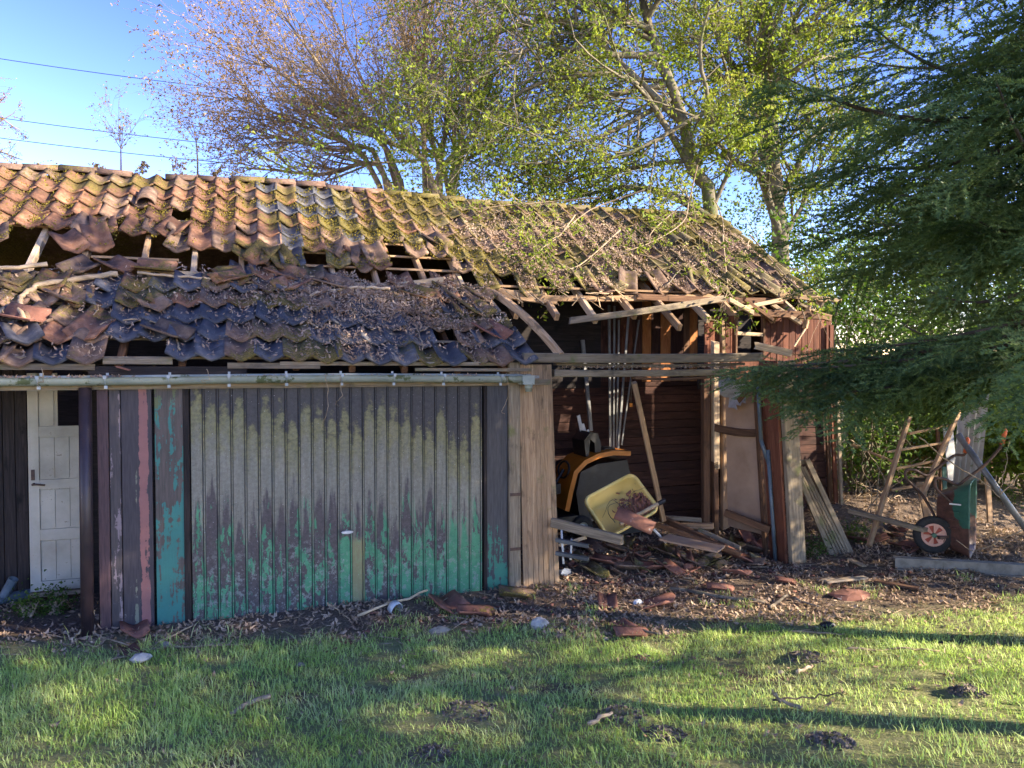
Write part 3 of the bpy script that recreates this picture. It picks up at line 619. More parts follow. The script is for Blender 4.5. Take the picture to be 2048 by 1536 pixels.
for i in range(ncol):
    x = 7.60-CH*(i+.5)
    rows = 5 if x < -.25 else (7 if x < 3.0 else 8)
    if x < -1.75: rows = 6 if i % 4 == 0 else 5
    if -.25 < x < .45: rows = 6
    if 1.9 < x < 2.15 or 2.5 < x < 2.8: rows = 6
    for k in range(rows):
        y = 3.53-.05-.277*(k+1); last = k == rows-1
        if last and x > -.3 and random.random() < .13: continue
        if (k == 3 and abs(x-(-.28)) < .13): continue
        j = 1+(1.3 if k >= rows-2 else 0)
        if x > 3.2 and k >= rows-2: j = 3.2
        if x > 3.2 and last and random.random() < .22: continue
        put(x, y, UP, AU, kindU(x, k), j, drop=(random.uniform(-.03, .22 if x < 3.2 else .4) if last else 0), yaw=(random.uniform(-.22, .2) if last else 0), dz=(random.uniform(0, .03) if last and x > 3.2 else 0))
        if k == 2 and x > 3.2 and random.random() < .0: pass
# extra dangling / turned tiles on the upper edge
for px, py, yw, dr in [(205, 492, .3, .4), (330, 478, -.35, .1), (160, 505, .5, .2), (505, 535, -.5, .2), (575, 540, .4, .3), (690, 520, -.3, .3), (760, 530, .25, .25), (895, 505, .5, .1), (1185, 575, .35, .45), (1250, 575, -.3, .5), (1330, 580, .3, .4), (1395, 575, -.25, .3), (1490, 590, .6, .3), (1560, 600, .5, .2)]:
    d = ray(px, py); t = (CAM.z-2.25-.649*CAM.y)/(.649*d.y-d.z); p = CAM+d*t
    put(p.x, p.y, UP, AU, kindU(p.x, 9), 1.5, dz=.045, drop=dr, yaw=yw)
# a vent tile hole tile turned over on the left and two half round vents on the right handled below
def kindL(x, r_):
    q_ = random.random()
    if x < -.75: return ['tred', 'tbrown', 'tbrown', 'tridge', 'tblue'][min(int(q_*5.3), 4)]
    if r_ < 3: return 'tblue' if q_ < .72 else ('tbrown' if q_ < .88 else 'tridge')
    return 'tbrown' if q_ < .45 else ('tred' if q_ < .8 else 'tblue')
x = 2.98; i = 0
while x > -3.3:
    for k in range(6):
        y = -.10+.277*k
        if k == 5 and (x < .3 or random.random() < .4): continue
        if k == 0 and -.62 < x < -.15: continue
        if random.random() < .04 and k: continue
        xx = x-.035*k if x > 2.7 else x
        j = 1.6 if x > -.7 else 2.5
        put(xx, y, LO, AL, kindL(x, k), j, yaw=random.gauss(0, .05) if x > -.7 else random.gauss(0, .12), dz=random.uniform(0, .012)+.004*k, drop=(.03 if k == 0 else 0))
    x -= .2337
for px, py, yw, dr, kd in [(90, 655, 1.1, 0, 'tclean'), (160, 620, .7, -.1, 'tbrown'), (150, 690, -.3, .1, 'tred'), (320, 640, .5, 0, 'tbrown'), (60, 700, .4, 0, 'tblue'), (380, 700, .9, 0, 'tbrown'), (415, 575, -1.2, 0, 'tred'), (255, 560, .6, 0, 'tred'), (130, 560, -.5, 0, 'tbrown'), (40, 580, .5, 0, 'tbrown'), (480, 590, .4, 0, 'tred'), (560, 600, -.6, 0, 'tred'), (870, 610, .9, 0, 'tred'), (940, 620, .35, 0, 'tbrown'), (978, 612, .3, 0, 'tbrown'), (975, 645, .35, 0, 'tbrown'), (1010, 690, .4, 0, 'tclean'), (500, 570, 2.2, 0, 'tred'), (700, 590, 1.0, 0, 'tbrown'), (600, 575, .8, 0, 'tred'), (350, 560, 1.4, 0, 'tred')]:
    d = ray(px, py); t = (CAM.z-2.2-.585*(CAM.y+.12))/(.585*d.y-d.z); p = CAM+d*t
    put(p.x, p.y, LO, AL, kd, 2, dz=.05, drop=dr, yaw=yw)
tiles.sort(key=lambda t: (t[0].translation-CAM).length+(100 if t[0].translation.x < -2.1-.05*t[0].translation.y else 0))
for M, k, v in tiles[:300]: link('roof_tile', TM[k][v], SH, M)
allV = []; allF = []; mi = []; off = 0; kinds = ['tred', 'tbrown', 'tblue', 'tgreen', 'tclean', 'tridge']
tv = {}
for k in kinds:
    for v in range(4):
        me = TM[k][v]; tv[k, v] = (np.array([c.co[:] for c in me.vertices]), np.array([p.vertices[:] for p in me.polygons]))
for M, k, v in tiles[300:]:
    Vv, Ff = tv[k, v]; A = np.array(M); allV.append(Vv@A[:3, :3].T+A[:3, 3]); allF.append(Ff+off); off += len(Vv); mi += [kinds.index(k)]*len(Ff)
me = mesh_np('roof_tile', np.concatenate(allV), np.concatenate(allF), None, True)
for k in kinds: me.materials.append(MT[k])
me.polygons.foreach_set('material_index', np.array(mi, np.int32)); o = link('roof_tile', me, SH); o['kind'] = 'stuff'
# --- ridge tiles: half round pieces
def halfround(name, L, r, mat, th=.014, seed=0):
    V = []; n = 9; rnd = random.Random(seed)
    for rr in (r, r-th):
        for x_ in (0, L*.5, L):
            for k in range(n):
                a = math.pi*k/(n-1); V.append((x_+(rnd.uniform(-.01, .01) if x_ else 0), math.cos(a)*rr, math.sin(a)*rr*.85-.02))
    bo = 3*n; F = []
    for i in range(2):
        for k in range(n-1):
            a = i*n+k; F += [(a, a+n, a+n+1, a+1), (bo+a, bo+a+1, bo+a+n+1, bo+a+n)]
    for k in range(n-1): F += [(k, k+1, bo+k+1, bo+k), (2*n+k, bo+2*n+k, bo+2*n+k+1, 2*n+k+1)]
    for i in range(2):
        for k in (0, n-1): a = i*n+k; F.append((a, a+n, bo+a+n, bo+a))
    return mesh_py(name, V, F, mat, True)
rts = [halfround('ridge_tile', .40, .105, MT['tridge'], seed=s) for s in range(3)]
rtg = [halfround('ridge_tile', .40, .105, MT['tgreen'], seed=s) for s in range(3)]
x = -5.1; k = 0
while x < 7.4:
    hole = onY(255, 350, 3.55).x < x < onY(300, 352, 3.55).x-.12
    if not hole:
        z_ = 4.545+.018*math.sin(x*1.1+.5)+.012*math.sin(x*3.1)+random.uniform(-.008, .008)-(.02 if x > 1.9 else 0)
        link('ridge_tile', (rts if x < 2 else rtg)[k % 3], SH, Matrix.Translation((x, 3.53, z_)) @ Matrix.Rotation(random.uniform(-.05, .03), 4, 'Y') @ Matrix.Rotation(random.gauss(0, .02), 4, 'Z'))
    x += .385; k += 1
# verge boards at the right hand end of the roof
beam('verge_board', (7.64, 1.2, float(UP(7.6, 1.2))-.02), (7.64, 3.55, 4.50), .03, .10, MT['grey'], SH)
link('ridge_tile', rts[0], SH, Matrix.Translation(onY(296, 413, 2.45)+Vector((-.05, .2, .08))) @ Matrix.Rotation(math.pi/2, 4, 'Z') @ Matrix.Rotation(-.5, 4, 'Y'))
for px in (1355, 1380):
    p = onY(px, 483, 2.15); link('vent_tile', halfround('vent_tile', .3, .065, MT['tgreen'], seed=px), SH, Matrix.Translation((p.x, p.y-.05, p.z-.0)) @ Matrix.Rotation(math.pi/2, 4, 'Z') @ Matrix.Rotation(-.45, 4, 'Y'))
# broken timber ends at the right corner
for a, c, w_, h_, mm in [((1545, 610), (1598, 645), .05, .05, 'pale'), ((1460, 600), (1505, 625), .04, .05, 'pale'), ((1560, 590), (1650, 600), .05, .06, 'fresh'), ((1600, 608), (1655, 633), .03, .03, 'pale'), ((1628, 628), (1658, 636), .06, .08, 'fresh'), ((1620, 600), (1610, 655), .06, .04, 'fresh'), ((1612, 655), (1590, 690), .02, .02, 'pale'), ((1490, 600), (1545, 640), .05, .04, 'brown'), ((1635, 595), (1680, 602), .04, .05, 'pale'), ((1480, 617), (1560, 600), .04, .05, 'pale'), ((1500, 625), (1640, 632), .06, .09, 'brown')]:
    beam('broken_timber', onY(a[0], a[1], .85), onY(c[0], c[1], .8), w_, h_, MT[mm], SH, ends=.03)
beam('broken_timber', onY(1515, 692, .2), onY(1575, 705, .1), .03, .08, MT['pale'], SH, ends=.05)
for i in range(26):   # splinters of the split purlin
    a = onY(random.uniform(1010, 1240), random.uniform(575, 600), random.uniform(1.15, 1.35)); d = Vector((random.uniform(-.1, .25), random.uniform(-.1, .05), random.uniform(-.16, .02)))
    beam('splinter', a, a+d, random.uniform(.006, .02), random.uniform(.004, .012), MT['pale'], SH)
# ================================================================== LOOSE LEAVES, MOSS, GRASS
def quads(P, Nrm, size, asp=.5, bend=.3, rng=RNG):
    """one small bent leaf (two quads folded on its middle) per point"""
    n = len(P); Nrm = Nrm/np.linalg.norm(Nrm, axis=1, keepdims=True)
    a = rng.normal(size=(n, 3)); a -= (a*Nrm).sum(1, keepdims=True)*Nrm; a /= np.linalg.norm(a, axis=1, keepdims=True)
    b = np.cross(Nrm, a); s = (size*np.ones(n))[:, None]; w = s*asp
    up = Nrm*s*bend*rng.uniform(-1, 1, (n, 1))
    V = np.stack([P-a*s*.5, P+b*w*.5+up, P+a*s*.5, P-b*w*.5+up], 1).reshape(-1, 3)
    i = np.arange(n)[:, None]*4; F = np.concatenate([i+np.array([[0, 1, 2]]), i+np.array([[0, 2, 3]])], 0)
    return V, F
def curled(P, Nrm, size, asp=.5, rng=RNG):
    """dead leaf: strip of three segments curled along its length"""
    n = len(P); Nrm = Nrm/np.linalg.norm(Nrm, axis=1, keepdims=True)
    a = rng.normal(size=(n, 3)); a -= (a*Nrm).sum(1, keepdims=True)*Nrm; a /= np.linalg.norm(a, axis=1, keepdims=True)
    b = np.cross(Nrm, a); s = size[:, None] if hasattr(size, '__len__') else np.full((n, 1), size); c = rng.uniform(-.1, .5, (n, 1))*s; w = s*asp*rng.uniform(.5, 1, (n, 1))
    V = np.stack([P-a*s*.5+Nrm*c, P-a*s*.1-b*w*.5, P-a*s*.1+b*w*.5, P+a*s*.25-b*w*.35+Nrm*c*.2, P+a*s*.25+b*w*.35+Nrm*c*.2, P+a*s*.5+Nrm*c*.9], 1).reshape(-1, 3)
    i = np.arange(n)[:, None]*6; T = np.array([[0, 1, 2], [1, 3, 2], [2, 3, 4], [3, 5, 4]])
    F = (i[:, None, :]+T[None]).reshape(-1, 3); return V, F
def sub(mask, *arr): return [a[mask] for a in arr]
def roofsurf(x, y, which):
    u = np.mod((7.60-x)/CH, 1); u = 1-u
    if which == 'U': return UP(x, y)+.9*prof(u)+.02, math.sqrt(1+.649**2)
    return LO(x, y)+.9*prof(np.mod((2.98+CH/2-x)/CH, 1))+.03, 1
def occupied(x, y, upper):
    G_ = np.zeros((300, 130), bool)
    for tx, ty, u in TPOS:
        if u == upper and not (ty < 1.0 and upper):
            i = int((tx+5.5)/.05); j = int((ty+.3)/.04); G_[max(i-2, 0):i+3, max(j, 0):j+8] = True
    return G_[np.clip(((x+5.5)/.05).astype(int), 0, 299), np.clip(((y+.3)/.04).astype(int), 0, 129)]
def scatter_roof():
    n = 52000; x = RNG.uniform(1.6, 7.5, n); y = RNG.uniform(1.25, 3.35, n)
    d = .95*ss((x-2.3)/1.5)*ss((3.25-y+.25*(fbm(x*2, y*2, 4)-.5))/.55) * np.clip((fbm(x*1.6, y*1.6, 2)-.33)*3.2, .04, 1)
    d *= np.where(x > 5.6, .75, 1); k = (RNG.random(n) < d) & occupied(x, y, True); x, y = sub(k, x, y)
    z, _ = roofsurf(x, y, 'U'); fill = (2.25+.649*y+.02*np.sin(x*1.1+.5)+.030+.03*(fbm(x*3, y*3, 6)))
    z = np.where(RNG.random(len(x)) < .75, np.maximum(np.minimum(fill, z+.05), z), z+RNG.uniform(0, .03, len(x)))+RNG.uniform(-.01, .015, len(x))
    P = np.stack([x, y, z], 1); Nn = np.array([0, -.55, .84])+RNG.normal(0, .42, (len(x), 3)); V, F = curled(P, Nn, RNG.uniform(.025, .055, len(x)), .42)
    tag(link('leaf_litter', mesh_np('leaf_litter', V, F, MT['rooflitter'])), 'thick drift of dry brown leaves lying on the right half of the upper roof', 'leaf litter', kind='stuff')
    n = 30000; x = RNG.uniform(-3.0, 3.05, n); y = RNG.uniform(-.08, 1.5, n)
    patch = np.exp(-((x-1.9)/1.0)**2-((y-.95)/.42)**2)*1.6+.45*ss((x-.2)/1.5)+.16+.4*np.exp(-((x+.1)/.5)**2-((y-1.0)/.25)**2)
    k = (RNG.random(n) < patch*np.clip((fbm(x*2.5, y*2.5, 7)-.28)*2.6, .03, 1)) & occupied(x, y, False); x, y = sub(k, x, y)
    z, _ = roofsurf(x, y, 'L'); z = np.where(patch[k] > .8, np.maximum(z, LO(x, y)+.085), z)+RNG.uniform(-.01, .03, len(x))
    P = np.stack([x, y, z], 1); Nn = np.array([0, -.5, .86])+RNG.normal(0, .45, (len(x), 3)); V, F = curled(P, Nn, RNG.uniform(.025, .06, len(x)), .42)
    tag(link('leaf_litter', mesh_np('leaf_litter', V, F, MT['rooflitter'])), 'dry leaves and crumbs caught in the troughs of the lower roof above the gutter', 'leaf litter', kind='stuff')
    n = 1500; x = RNG.uniform(-3.4, 2.7, n); k = RNG.random(n) < np.clip(fbm(x*3, x*0, 3)*1.8-.5, 0, 1); x = x[k]
    P = np.stack([x, gy+RNG.uniform(-.04, .05, len(x)), gz-.003*x-.012+RNG.uniform(0, .018, len(x))], 1); V, F = curled(P, np.array([0, -.2, 1])+RNG.normal(0, .4, (len(x), 3)), RNG.uniform(.02, .05, len(x)))
    tag(link('leaf_litter', mesh_np('leaf_litter', V, F, MT['litter'])), 'dead leaves lying along the inside of the gutter', 'leaf litter', kind='stuff')
    n = 500; x = RNG.uniform(3.4, 5.5, n); P = np.stack([x, RNG.uniform(-.03, .12, n), 2.185+RNG.uniform(0, .012, n)], 1); V, F = curled(P, np.array([0, 0, 1])+RNG.normal(0, .5, (n, 3)), RNG.uniform(.02, .045, n))
    tag(link('leaf_litter', mesh_np('leaf_litter', V, F, MT['rooflitter'])), 'pale crumbs lying on the sagging board under the lintel', 'leaf litter', kind='stuff')
    # moss
    n = 90000; x = RNG.uniform(-3.2, 7.5, n); y = RNG.uniform(1.3, 3.6, n); u = np.mod(1-np.mod((7.6-x)/CH, 1), 1)
    m = fbm(x*1.7, y*1.7, 12); m2 = fbm(x*9, y*7, 13)
    d = ss((m*.6+m2*.55-.53+.05*(x > .2)+.05*np.exp(-((x-1.8)/1.2)**2)*2+.12*(y > 3.1)*(x > 2.2)-.12*(x > 3)*(y < 3)-.16*((x > .45) & (x < 1.0)))/.12)
    k = (RNG.random(n) < d*.8) & occupied(x, y, True); x, y = sub(k, x, y); z, _ = roofsurf(x, y, 'U'); z = z+np.where(y > 3.45, .07, 0)
    P = np.stack([x, y, z+.006], 1); V, F = quads(P, RNG.normal(0, 1, (len(x), 3))+np.array([0, -.3, .3]), RNG.uniform(.010, .026, len(x)), .8, .5)
    tag(link('moss', mesh_np('moss', V, F, MT['moss'])), 'yellow green moss cushions grown over the upper roof tiles', 'moss', kind='stuff')
    return
scatter_roof()
def grass():
    n = 330000; x = RNG.uniform(-3.2, 9.5, n); y = RNG.uniform(-5.6, .9, n)
    yb = y+.22*x+np.where(x < 3.2, .10, .25)
    m = fbm(x*1.2, y*1.2, 21); m2 = fbm(x*4, y*4, 22)
    d = ss((-yb-.18+(m2-.5)*.7)/.45)*np.clip(.5+1.1*(m-.3), .25, 1)*np.clip((m2-.17)*4, .12, 1)
    d = np.maximum(d, .42*ss((m2-.66)/.06)*(y < -.05)*(yb < .9))
    d *= np.where(x > 3.4, .9, 1)
    for (mx, my, mr) in MOLEP: d *= 1-1.0*np.exp(-(((x-mx)/mr)**2+((y-my)/mr)**2)*1.1)
    d[(y > -.1)] = 0; far = np.hypot(x-CAM.x, y-CAM.y); vis = (x-CAM.x)*(-.30)+(y-CAM.y)*.95
    k = (RNG.random(n) < d) & (far > 2.3)
    x, y, m, m2 = sub(k, x, y, m, m2); n = len(x); z = g(x, y)-.004
    L = RNG.uniform(.022, .062, n)*(.5+1.0*m2)*np.where(RNG.random(n) < .06, 1.7, 1); L *= 1+.5*ss((-x+2.2)/2)*ss((y+2.6)/1.2); w = RNG.uniform(.002, .004, n)
    a = RNG.uniform(0, 6.283, n); le = RNG.uniform(.15, 1.05, n); wd = vn(x*2, y*2, 30)*6.28; a = np.where(RNG.random(n) < .25, wd, a)
    dx, dy = np.cos(a), np.sin(a); px_, py_ = -dy, dx; P = np.stack([x, y, z], 1)
    o = lambda t, wd_, s: P+np.stack([dx*L*le*t*t*1.1+s*px_*w*wd_, dy*L*le*t*t*1.1+s*py_*w*wd_, L*(t-.35*le*t*t)], 1)
    V = np.stack([o(0, 1, -1), o(0, 1, 1), o(.55, .8, -1), o(.55, .8, 1), o(1, 0, 0)], 1).reshape(-1, 3)
    i = np.arange(n)[:, None]*5; F = (i[:, None, :]+np.array([[0, 1, 3], [0, 3, 2], [2, 3, 4]])[None]).reshape(-1, 3)
    tag(link('grass', mesh_np('grass', V, F, MT['grass'])), 'patchy green lawn grass in front of the shed', 'grass', kind='stuff')
    print('grass', n)
grass()
def groundlitter():
    n = 85000; x = RNG.uniform(-2.8, 9.8, n); y = RNG.uniform(-3.6, 2.2, n); yb = y+.22*x+.35; m2 = fbm(x*3, y*3, 41)
    d = ss((yb+.45+(m2-.5)*.8)/.5)*np.clip((m2-.2)*2.2, .15, 1)
    d = np.maximum(d, .05*np.clip(m2*2-.5, .2, 1))
    d *= np.where((y > .05) & (x < 3.3) & (x > -.75), 0, 1)*np.where((y > .15), .55, 1)*np.where(x > 3, 1, .75)
    k = RNG.random(n) < d; x, y = sub(k, x, y); z = g(x, y)+RNG.uniform(.002, .022, len(x))
    P = np.stack([x, y, z], 1); V, F = curled(P, np.array([0, 0, 1])+RNG.normal(0, .45, (len(x), 3)), RNG.uniform(.025, .075, len(x)), .5)
    tag(link('leaf_litter', mesh_np('leaf_litter', V, F, MT['litter'])), 'dead leaves strewn over the soil along the foot of the shed', 'leaf litter', kind='stuff')
    # thin twigs and straw
    n = 1700; x = RNG.uniform(-2.8, 9.5, n); y = RNG.uniform(-3.2, 1.8, n); yb = y+.22*x+.35; k = (yb > -.5) & ~((y > .0) & (x < 3.3)); x, y = sub(k, x, y); n = len(x)
    a = RNG.uniform(0, 6.28, n); L = RNG.uniform(.05, .22, n); z = g(x, y)+.012; x2, y2 = x+np.cos(a)*L, y+np.sin(a)*L; z2 = g(x2, y2)+RNG.uniform(.008, .05, n); w = RNG.uniform(.0015, .004, n)
    A = np.stack([x, y, z], 1); Bp = np.stack([x2, y2, z2], 1); s = np.stack([-np.sin(a)*w, np.cos(a)*w, 0*w], 1); u = np.stack([0*w, 0*w, w*1.6], 1)
    V = np.stack([A-s, A+s, A+u, Bp-s, Bp+s, Bp+u], 1).reshape(-1, 3); i = np.arange(n)[:, None]*6
    F = (i[:, None, :]+np.array([[0, 1, 4, 3], [1, 2, 5, 4], [2, 0, 3, 5]])[None]).reshape(-1, 4)
    tag(link('twig_litter', mesh_np('twig_litter', V, F, MT['twig'])), 'thin dry twigs scattered over the leaf strewn soil', 'twigs', kind='stuff')
    # small clay crumbs
    n = 700; x = np.concatenate([RNG.uniform(3.2, 6.2, 450), RNG.uniform(1, 7.5, 250)]); y = np.concatenate([RNG.uniform(-.3, 1.6, 450), RNG.uniform(-1.1, .1, 250)]); z = g(x, y)
    b = []; 
    P = np.stack([x, y, z+.012], 1); s = RNG.uniform(.012, .045, (n, 1, 1)); T = RNG.normal(0, 1, (n, 8, 3))*.18+np.array([[-1, -1, -.5], [1, -1, -.5], [1, 1, -.5], [-1, 1, -.5], [-1, -1, .5], [1, -1, .5], [1, 1, .5], [-1, 1, .5]])*np.array([1, .7, .5])
    an = RNG.uniform(0, 6.28, n); c, s_ = np.cos(an)[:, None], np.sin(an)[:, None]; T = np.stack([T[..., 0]*c-T[..., 1]*s_, T[..., 0]*s_+T[..., 1]*c, T[..., 2]], 2)
    V = (P[:, None]+T*s*.6).reshape(-1, 3); i = np.arange(n)[:, None]*8
    F = (i[:, None, :]+np.array([(0,3,2,1),(4,5,6,7),(0,1,5,4),(1,2,6,5),(2,3,7,6),(3,0,4,7)])[None]).reshape(-1, 4)
    tag(link('tile_rubble', mesh_np('tile_rubble', V, F, MT['brick'])), 'small red crumbs of broken roof tile on the floor of the open bay', 'rubble', kind='stuff')
groundlitter()

# ================================================================== TREES
class TB:
    def __init__(s): s.V = []; s.F = []; s.n = 0; s.L = []; s.LD = []
    def tube(s, P, r, n):
        P = np.asarray(P, float); m = len(P); r = np.asarray(r, float)
        d = np.gradient(P, axis=0); d /= np.linalg.norm(d, axis=1, keepdims=True)+1e-9
        ref = np.array([.31, .17, .93]) if abs(d[0, 2]) < .9 else np.array([1, .1, 0])
        u = np.cross(d, ref); u /= np.linalg.norm(u, axis=1, keepdims=True); v = np.cross(d, u)
        a = np.arange(n)*2*np.pi/n
        R = P[:, None]+(u[:, None]*np.cos(a)[None, :, None]+v[:, None]*np.sin(a)[None, :, None])*r[:, None, None]
        s.V.append(R.reshape(-1, 3)); k = np.arange(n); i = np.arange(m-1)[:, None]*n
        s.F.append((np.stack([i+k, i+(k+1) % n, i+n+(k+1) % n, i+n+k], 2)).reshape(-1, 4)+s.n); s.n += m*n
    def grow(s, p, d, L, r, lvl, cfg, rnd):
        nseg = cfg['seg'][lvl]; P = [np.array(p, float)]; d = np.array(d, float); d /= np.linalg.norm(d)
        for i in range(nseg):
            d = d+rnd.normal(0, cfg['wob'][lvl], 3)+np.array([0, 0, cfg['grav'][lvl]]); d /= np.linalg.norm(d); P.append(P[-1]+d*L/nseg)
        rr = r*np.linspace(1, cfg.get('tip', .35), nseg+1); s.tube(P, rr, cfg['sides'][lvl])
        s.kids(P, rr, L, lvl, cfg, rnd)
    def kids(s, P, rr, L, lvl, cfg, rnd, t0=None):
        P = np.asarray(P); m = len(P)-1
        if lvl+1 < len(cfg['seg']):
            for _ in range(cfg['num'][lvl]):
                t = rnd.uniform(cfg['from'][lvl] if t0 is None else t0, 1)*m; i = min(int(t), m-1); q = P[i]+(P[i+1]-P[i])*(t-i)
                dd = P[i+1]-P[i]; dd = dd/np.linalg.norm(dd); o = rnd.normal(0, 1, 3); o -= o.dot(dd)*dd; o /= np.linalg.norm(o)
                ang = rnd.uniform(*cfg['ang'][lvl]); nd = dd*math.cos(ang)+o*math.sin(ang)
                if 'flat' in cfg: nd[2] *= cfg['flat']
                s.grow(q, nd, L*rnd.uniform(*cfg['rat'][lvl]), max(rr[i]*.55, .003), lvl+1, cfg, rnd)
        if lvl >= cfg['leaflvl']:
            for _ in range(cfg['leaves'][lvl]):
                t = (1-rnd.random()**1.6*.7)*m; i = min(int(t), m-1); s.L.append(P[i]+(P[i+1]-P[i])*(t-i)+rnd.normal(0, cfg['ls'], 3))
    def finish(s, name, label, cat, base, bark, leafm, lsize, asp=.5, droop=0, group=None, crown='crown', cards=True):
        o = empty(name, base, label, cat, group)
        link('trunk', mesh_np('trunk', np.concatenate(s.V), np.concatenate(s.F), bark, True), o)
        if s.L:
            P = np.array(s.L); n = len(P); Nn = RNG.normal(0, 1, (n, 3)); Nn[:, 2] = np.abs(Nn[:, 2])+.2
            if droop: Nn[:, 2] *= 1-droop
            V, F = quads(P, Nn, RNG.uniform(lsize*.6, lsize*1.3, n), asp, .5)
            link(crown, mesh_np(crown, V, F, leafm), o)
        print(name, n if s.L else 0, sum(len(f) for f in s.F)); return o
def A(px, py, F): v = at(px, py, F); return np.array(v)
def limb(tb, pts, r0, r1, lvl, cfg, rnd, n=8, t0=.1, sub_=4):
    P = [np.array(p, float) for p in pts]; Q = []
    for i in range(len(P)-1):
        for k in range(sub_):
            t = k/sub_; a = P[max(i-1, 0)]; b = P[i]; c = P[i+1]; d = P[min(i+2, len(P)-1)]
            Q.append(.5*((2*b)+(c-a)*t+(2*a-5*b+4*c-d)*t*t+(3*b-a-3*c+d)*t**3)+rnd.normal(0, r0*.12, 3))
    Q.append(P[-1]); Q = np.array(Q); rr = np.linspace(r0, r1, len(Q)); tb.tube(Q, rr, n)
    L = np.linalg.norm(np.diff(Q, axis=0), axis=1).sum(); tb.kids(Q, rr, L, lvl, cfg, rnd, t0); return Q
# many stemmed budding tree behind the middle of the roof
rnd = np.random.default_rng(5)
cfg = dict(seg=[6, 5, 4, 3], wob=[.05, .10, .14, .18], grav=[.02, .03, .03, .01], sides=[7, 4, 3, 3], num=[20, 6, 4, 0], ang=[(.3, .75), (.35, .9), (.4, 1.0), (0, 1)], rat=[(.11, .25), (.35, .6), (.4, .7), (0, 0)], leaflvl=2, leaves=[0, 0, 3, 4], ls=.03)
cfg['from'] = [.25, .15, .2, 0]
t = TB(); Fd = 16.0; bx = A(850, 860, Fd); bx[2] = 0
stems = [((770, 350), (660, 300), (520, 270), 0), ((790, 360), (700, 210), (600, 120), .8), ((800, 365), (690, 240), (505, 110), -.6), ((860, 380), (760, 230), (640, -20), .5), ((880, 400), (840, 200), (775, -60), 0), ((900, 400), (815, 180), (800, -80), 1.2), ((850, 400), (850, 150), (855, -80), -.8), ((880, 400), (900, 200), (905, -60), .6), ((900, 400), (925, 260), (960, -40), 0), ((905, 395), (950, 250), (1010, 20), 1.0), ((780, 372), (640, 350), (480, 335), .4), ((760, 372), (620, 260), (470, 190), 0), ((870, 380), (740, 260), (560, 20), -1.1), ((870, 380), (965, 300), (1080, 120), .7)]
for (a, b_, c, dz) in stems:
    base = bx+rnd.normal(0, .25, 3)*[1, 1, 0]; limb(t, [base, A(*a, Fd+dz*.4), A(*b_, Fd+dz), A(*c, Fd+dz*2)], .085, .015, 0, cfg, rnd, 7, .42)
t.finish('budding_tree', 'tall many stemmed tree with pinkish buds behind the middle of the roof', 'tree', bx, MT['barkpink'], MT['bud'], .065, .45)
# spring green trees to the right
cg = dict(seg=[6, 5, 4, 3], wob=[.08, .14, .18, .2], grav=[.0, -.01, -.02, -.04], sides=[8, 5, 3, 3], num=[11, 7, 5, 0], ang=[(.5, 1.2), (.4, 1.0), (.4, 1.1), (0, 1)], rat=[(.28, .5), (.35, .6), (.4, .65), (0, 0)], leaflvl=2, leaves=[0, 0, 6, 6], ls=.045)
cg['from'] = [.3, .15, .15, 0]
t = TB(); Fd = 15.5; bx = A(1568, 900, Fd); bx[2] = 0; rnd = np.random.default_rng(8)
tr = limb(t, [bx, A(1562, 520, Fd), A(1545, 330, Fd), A(1535, 150, Fd+.2), A(1525, -60, Fd+.4)], .20, .10, 0, cg, rnd, 12, .75)
for pts, r in [([(1545, 300), (1480, 160), (1430, 60), (1400, -80)], .10), ([(1560, 470), (1500, 290), (1480, 230), (1440, 100)], .09), ([(1550, 180), (1620, 120), (1700, 115), (1790, 90)], .07), ([(1560, 400), (1610, 300), (1660, 240), (1740, 150)], .08),
               ([(1530, 330), (1500, 200), (1440, 150), (1330, 190), (1200, 260)], .075), ([(1560, 480), (1600, 420), (1640, 330), (1700, 180)], .06), ([(1540, 220), (1580, 60), (1640, -60)], .08), ([(1555, 350), (1480, 330), (1400, 240), (1300, 120)], .06), ([(1545, 260), (1500, 100), (1470, -60)], .08)]:
    limb(t, [A(a, b_, Fd+rnd.uniform(-.3, .3)+(i*rnd.uniform(-.8, .8))) for i, (a, b_) in enumerate(pts)], r, .02, 0, cg, rnd, 7, .15)
t.finish('green_tree', 'tall straight trunked tree in fresh green leaf behind the right end of the shed', 'tree', bx, MT['bark'], MT['leafgreen'], .085, .55)
t = TB(); Fd = 13.0; bx = A(1470, 900, Fd); bx[2] = 0; rnd = np.random.default_rng(9)
limb(t, [bx, A(1425, 430, Fd), A(1385, 340, Fd), A(1360, 220, Fd), A(1300, 60, Fd+.2), A(1270, -80, Fd+.3)], .14, .06, 0, cg, rnd, 10, .6)
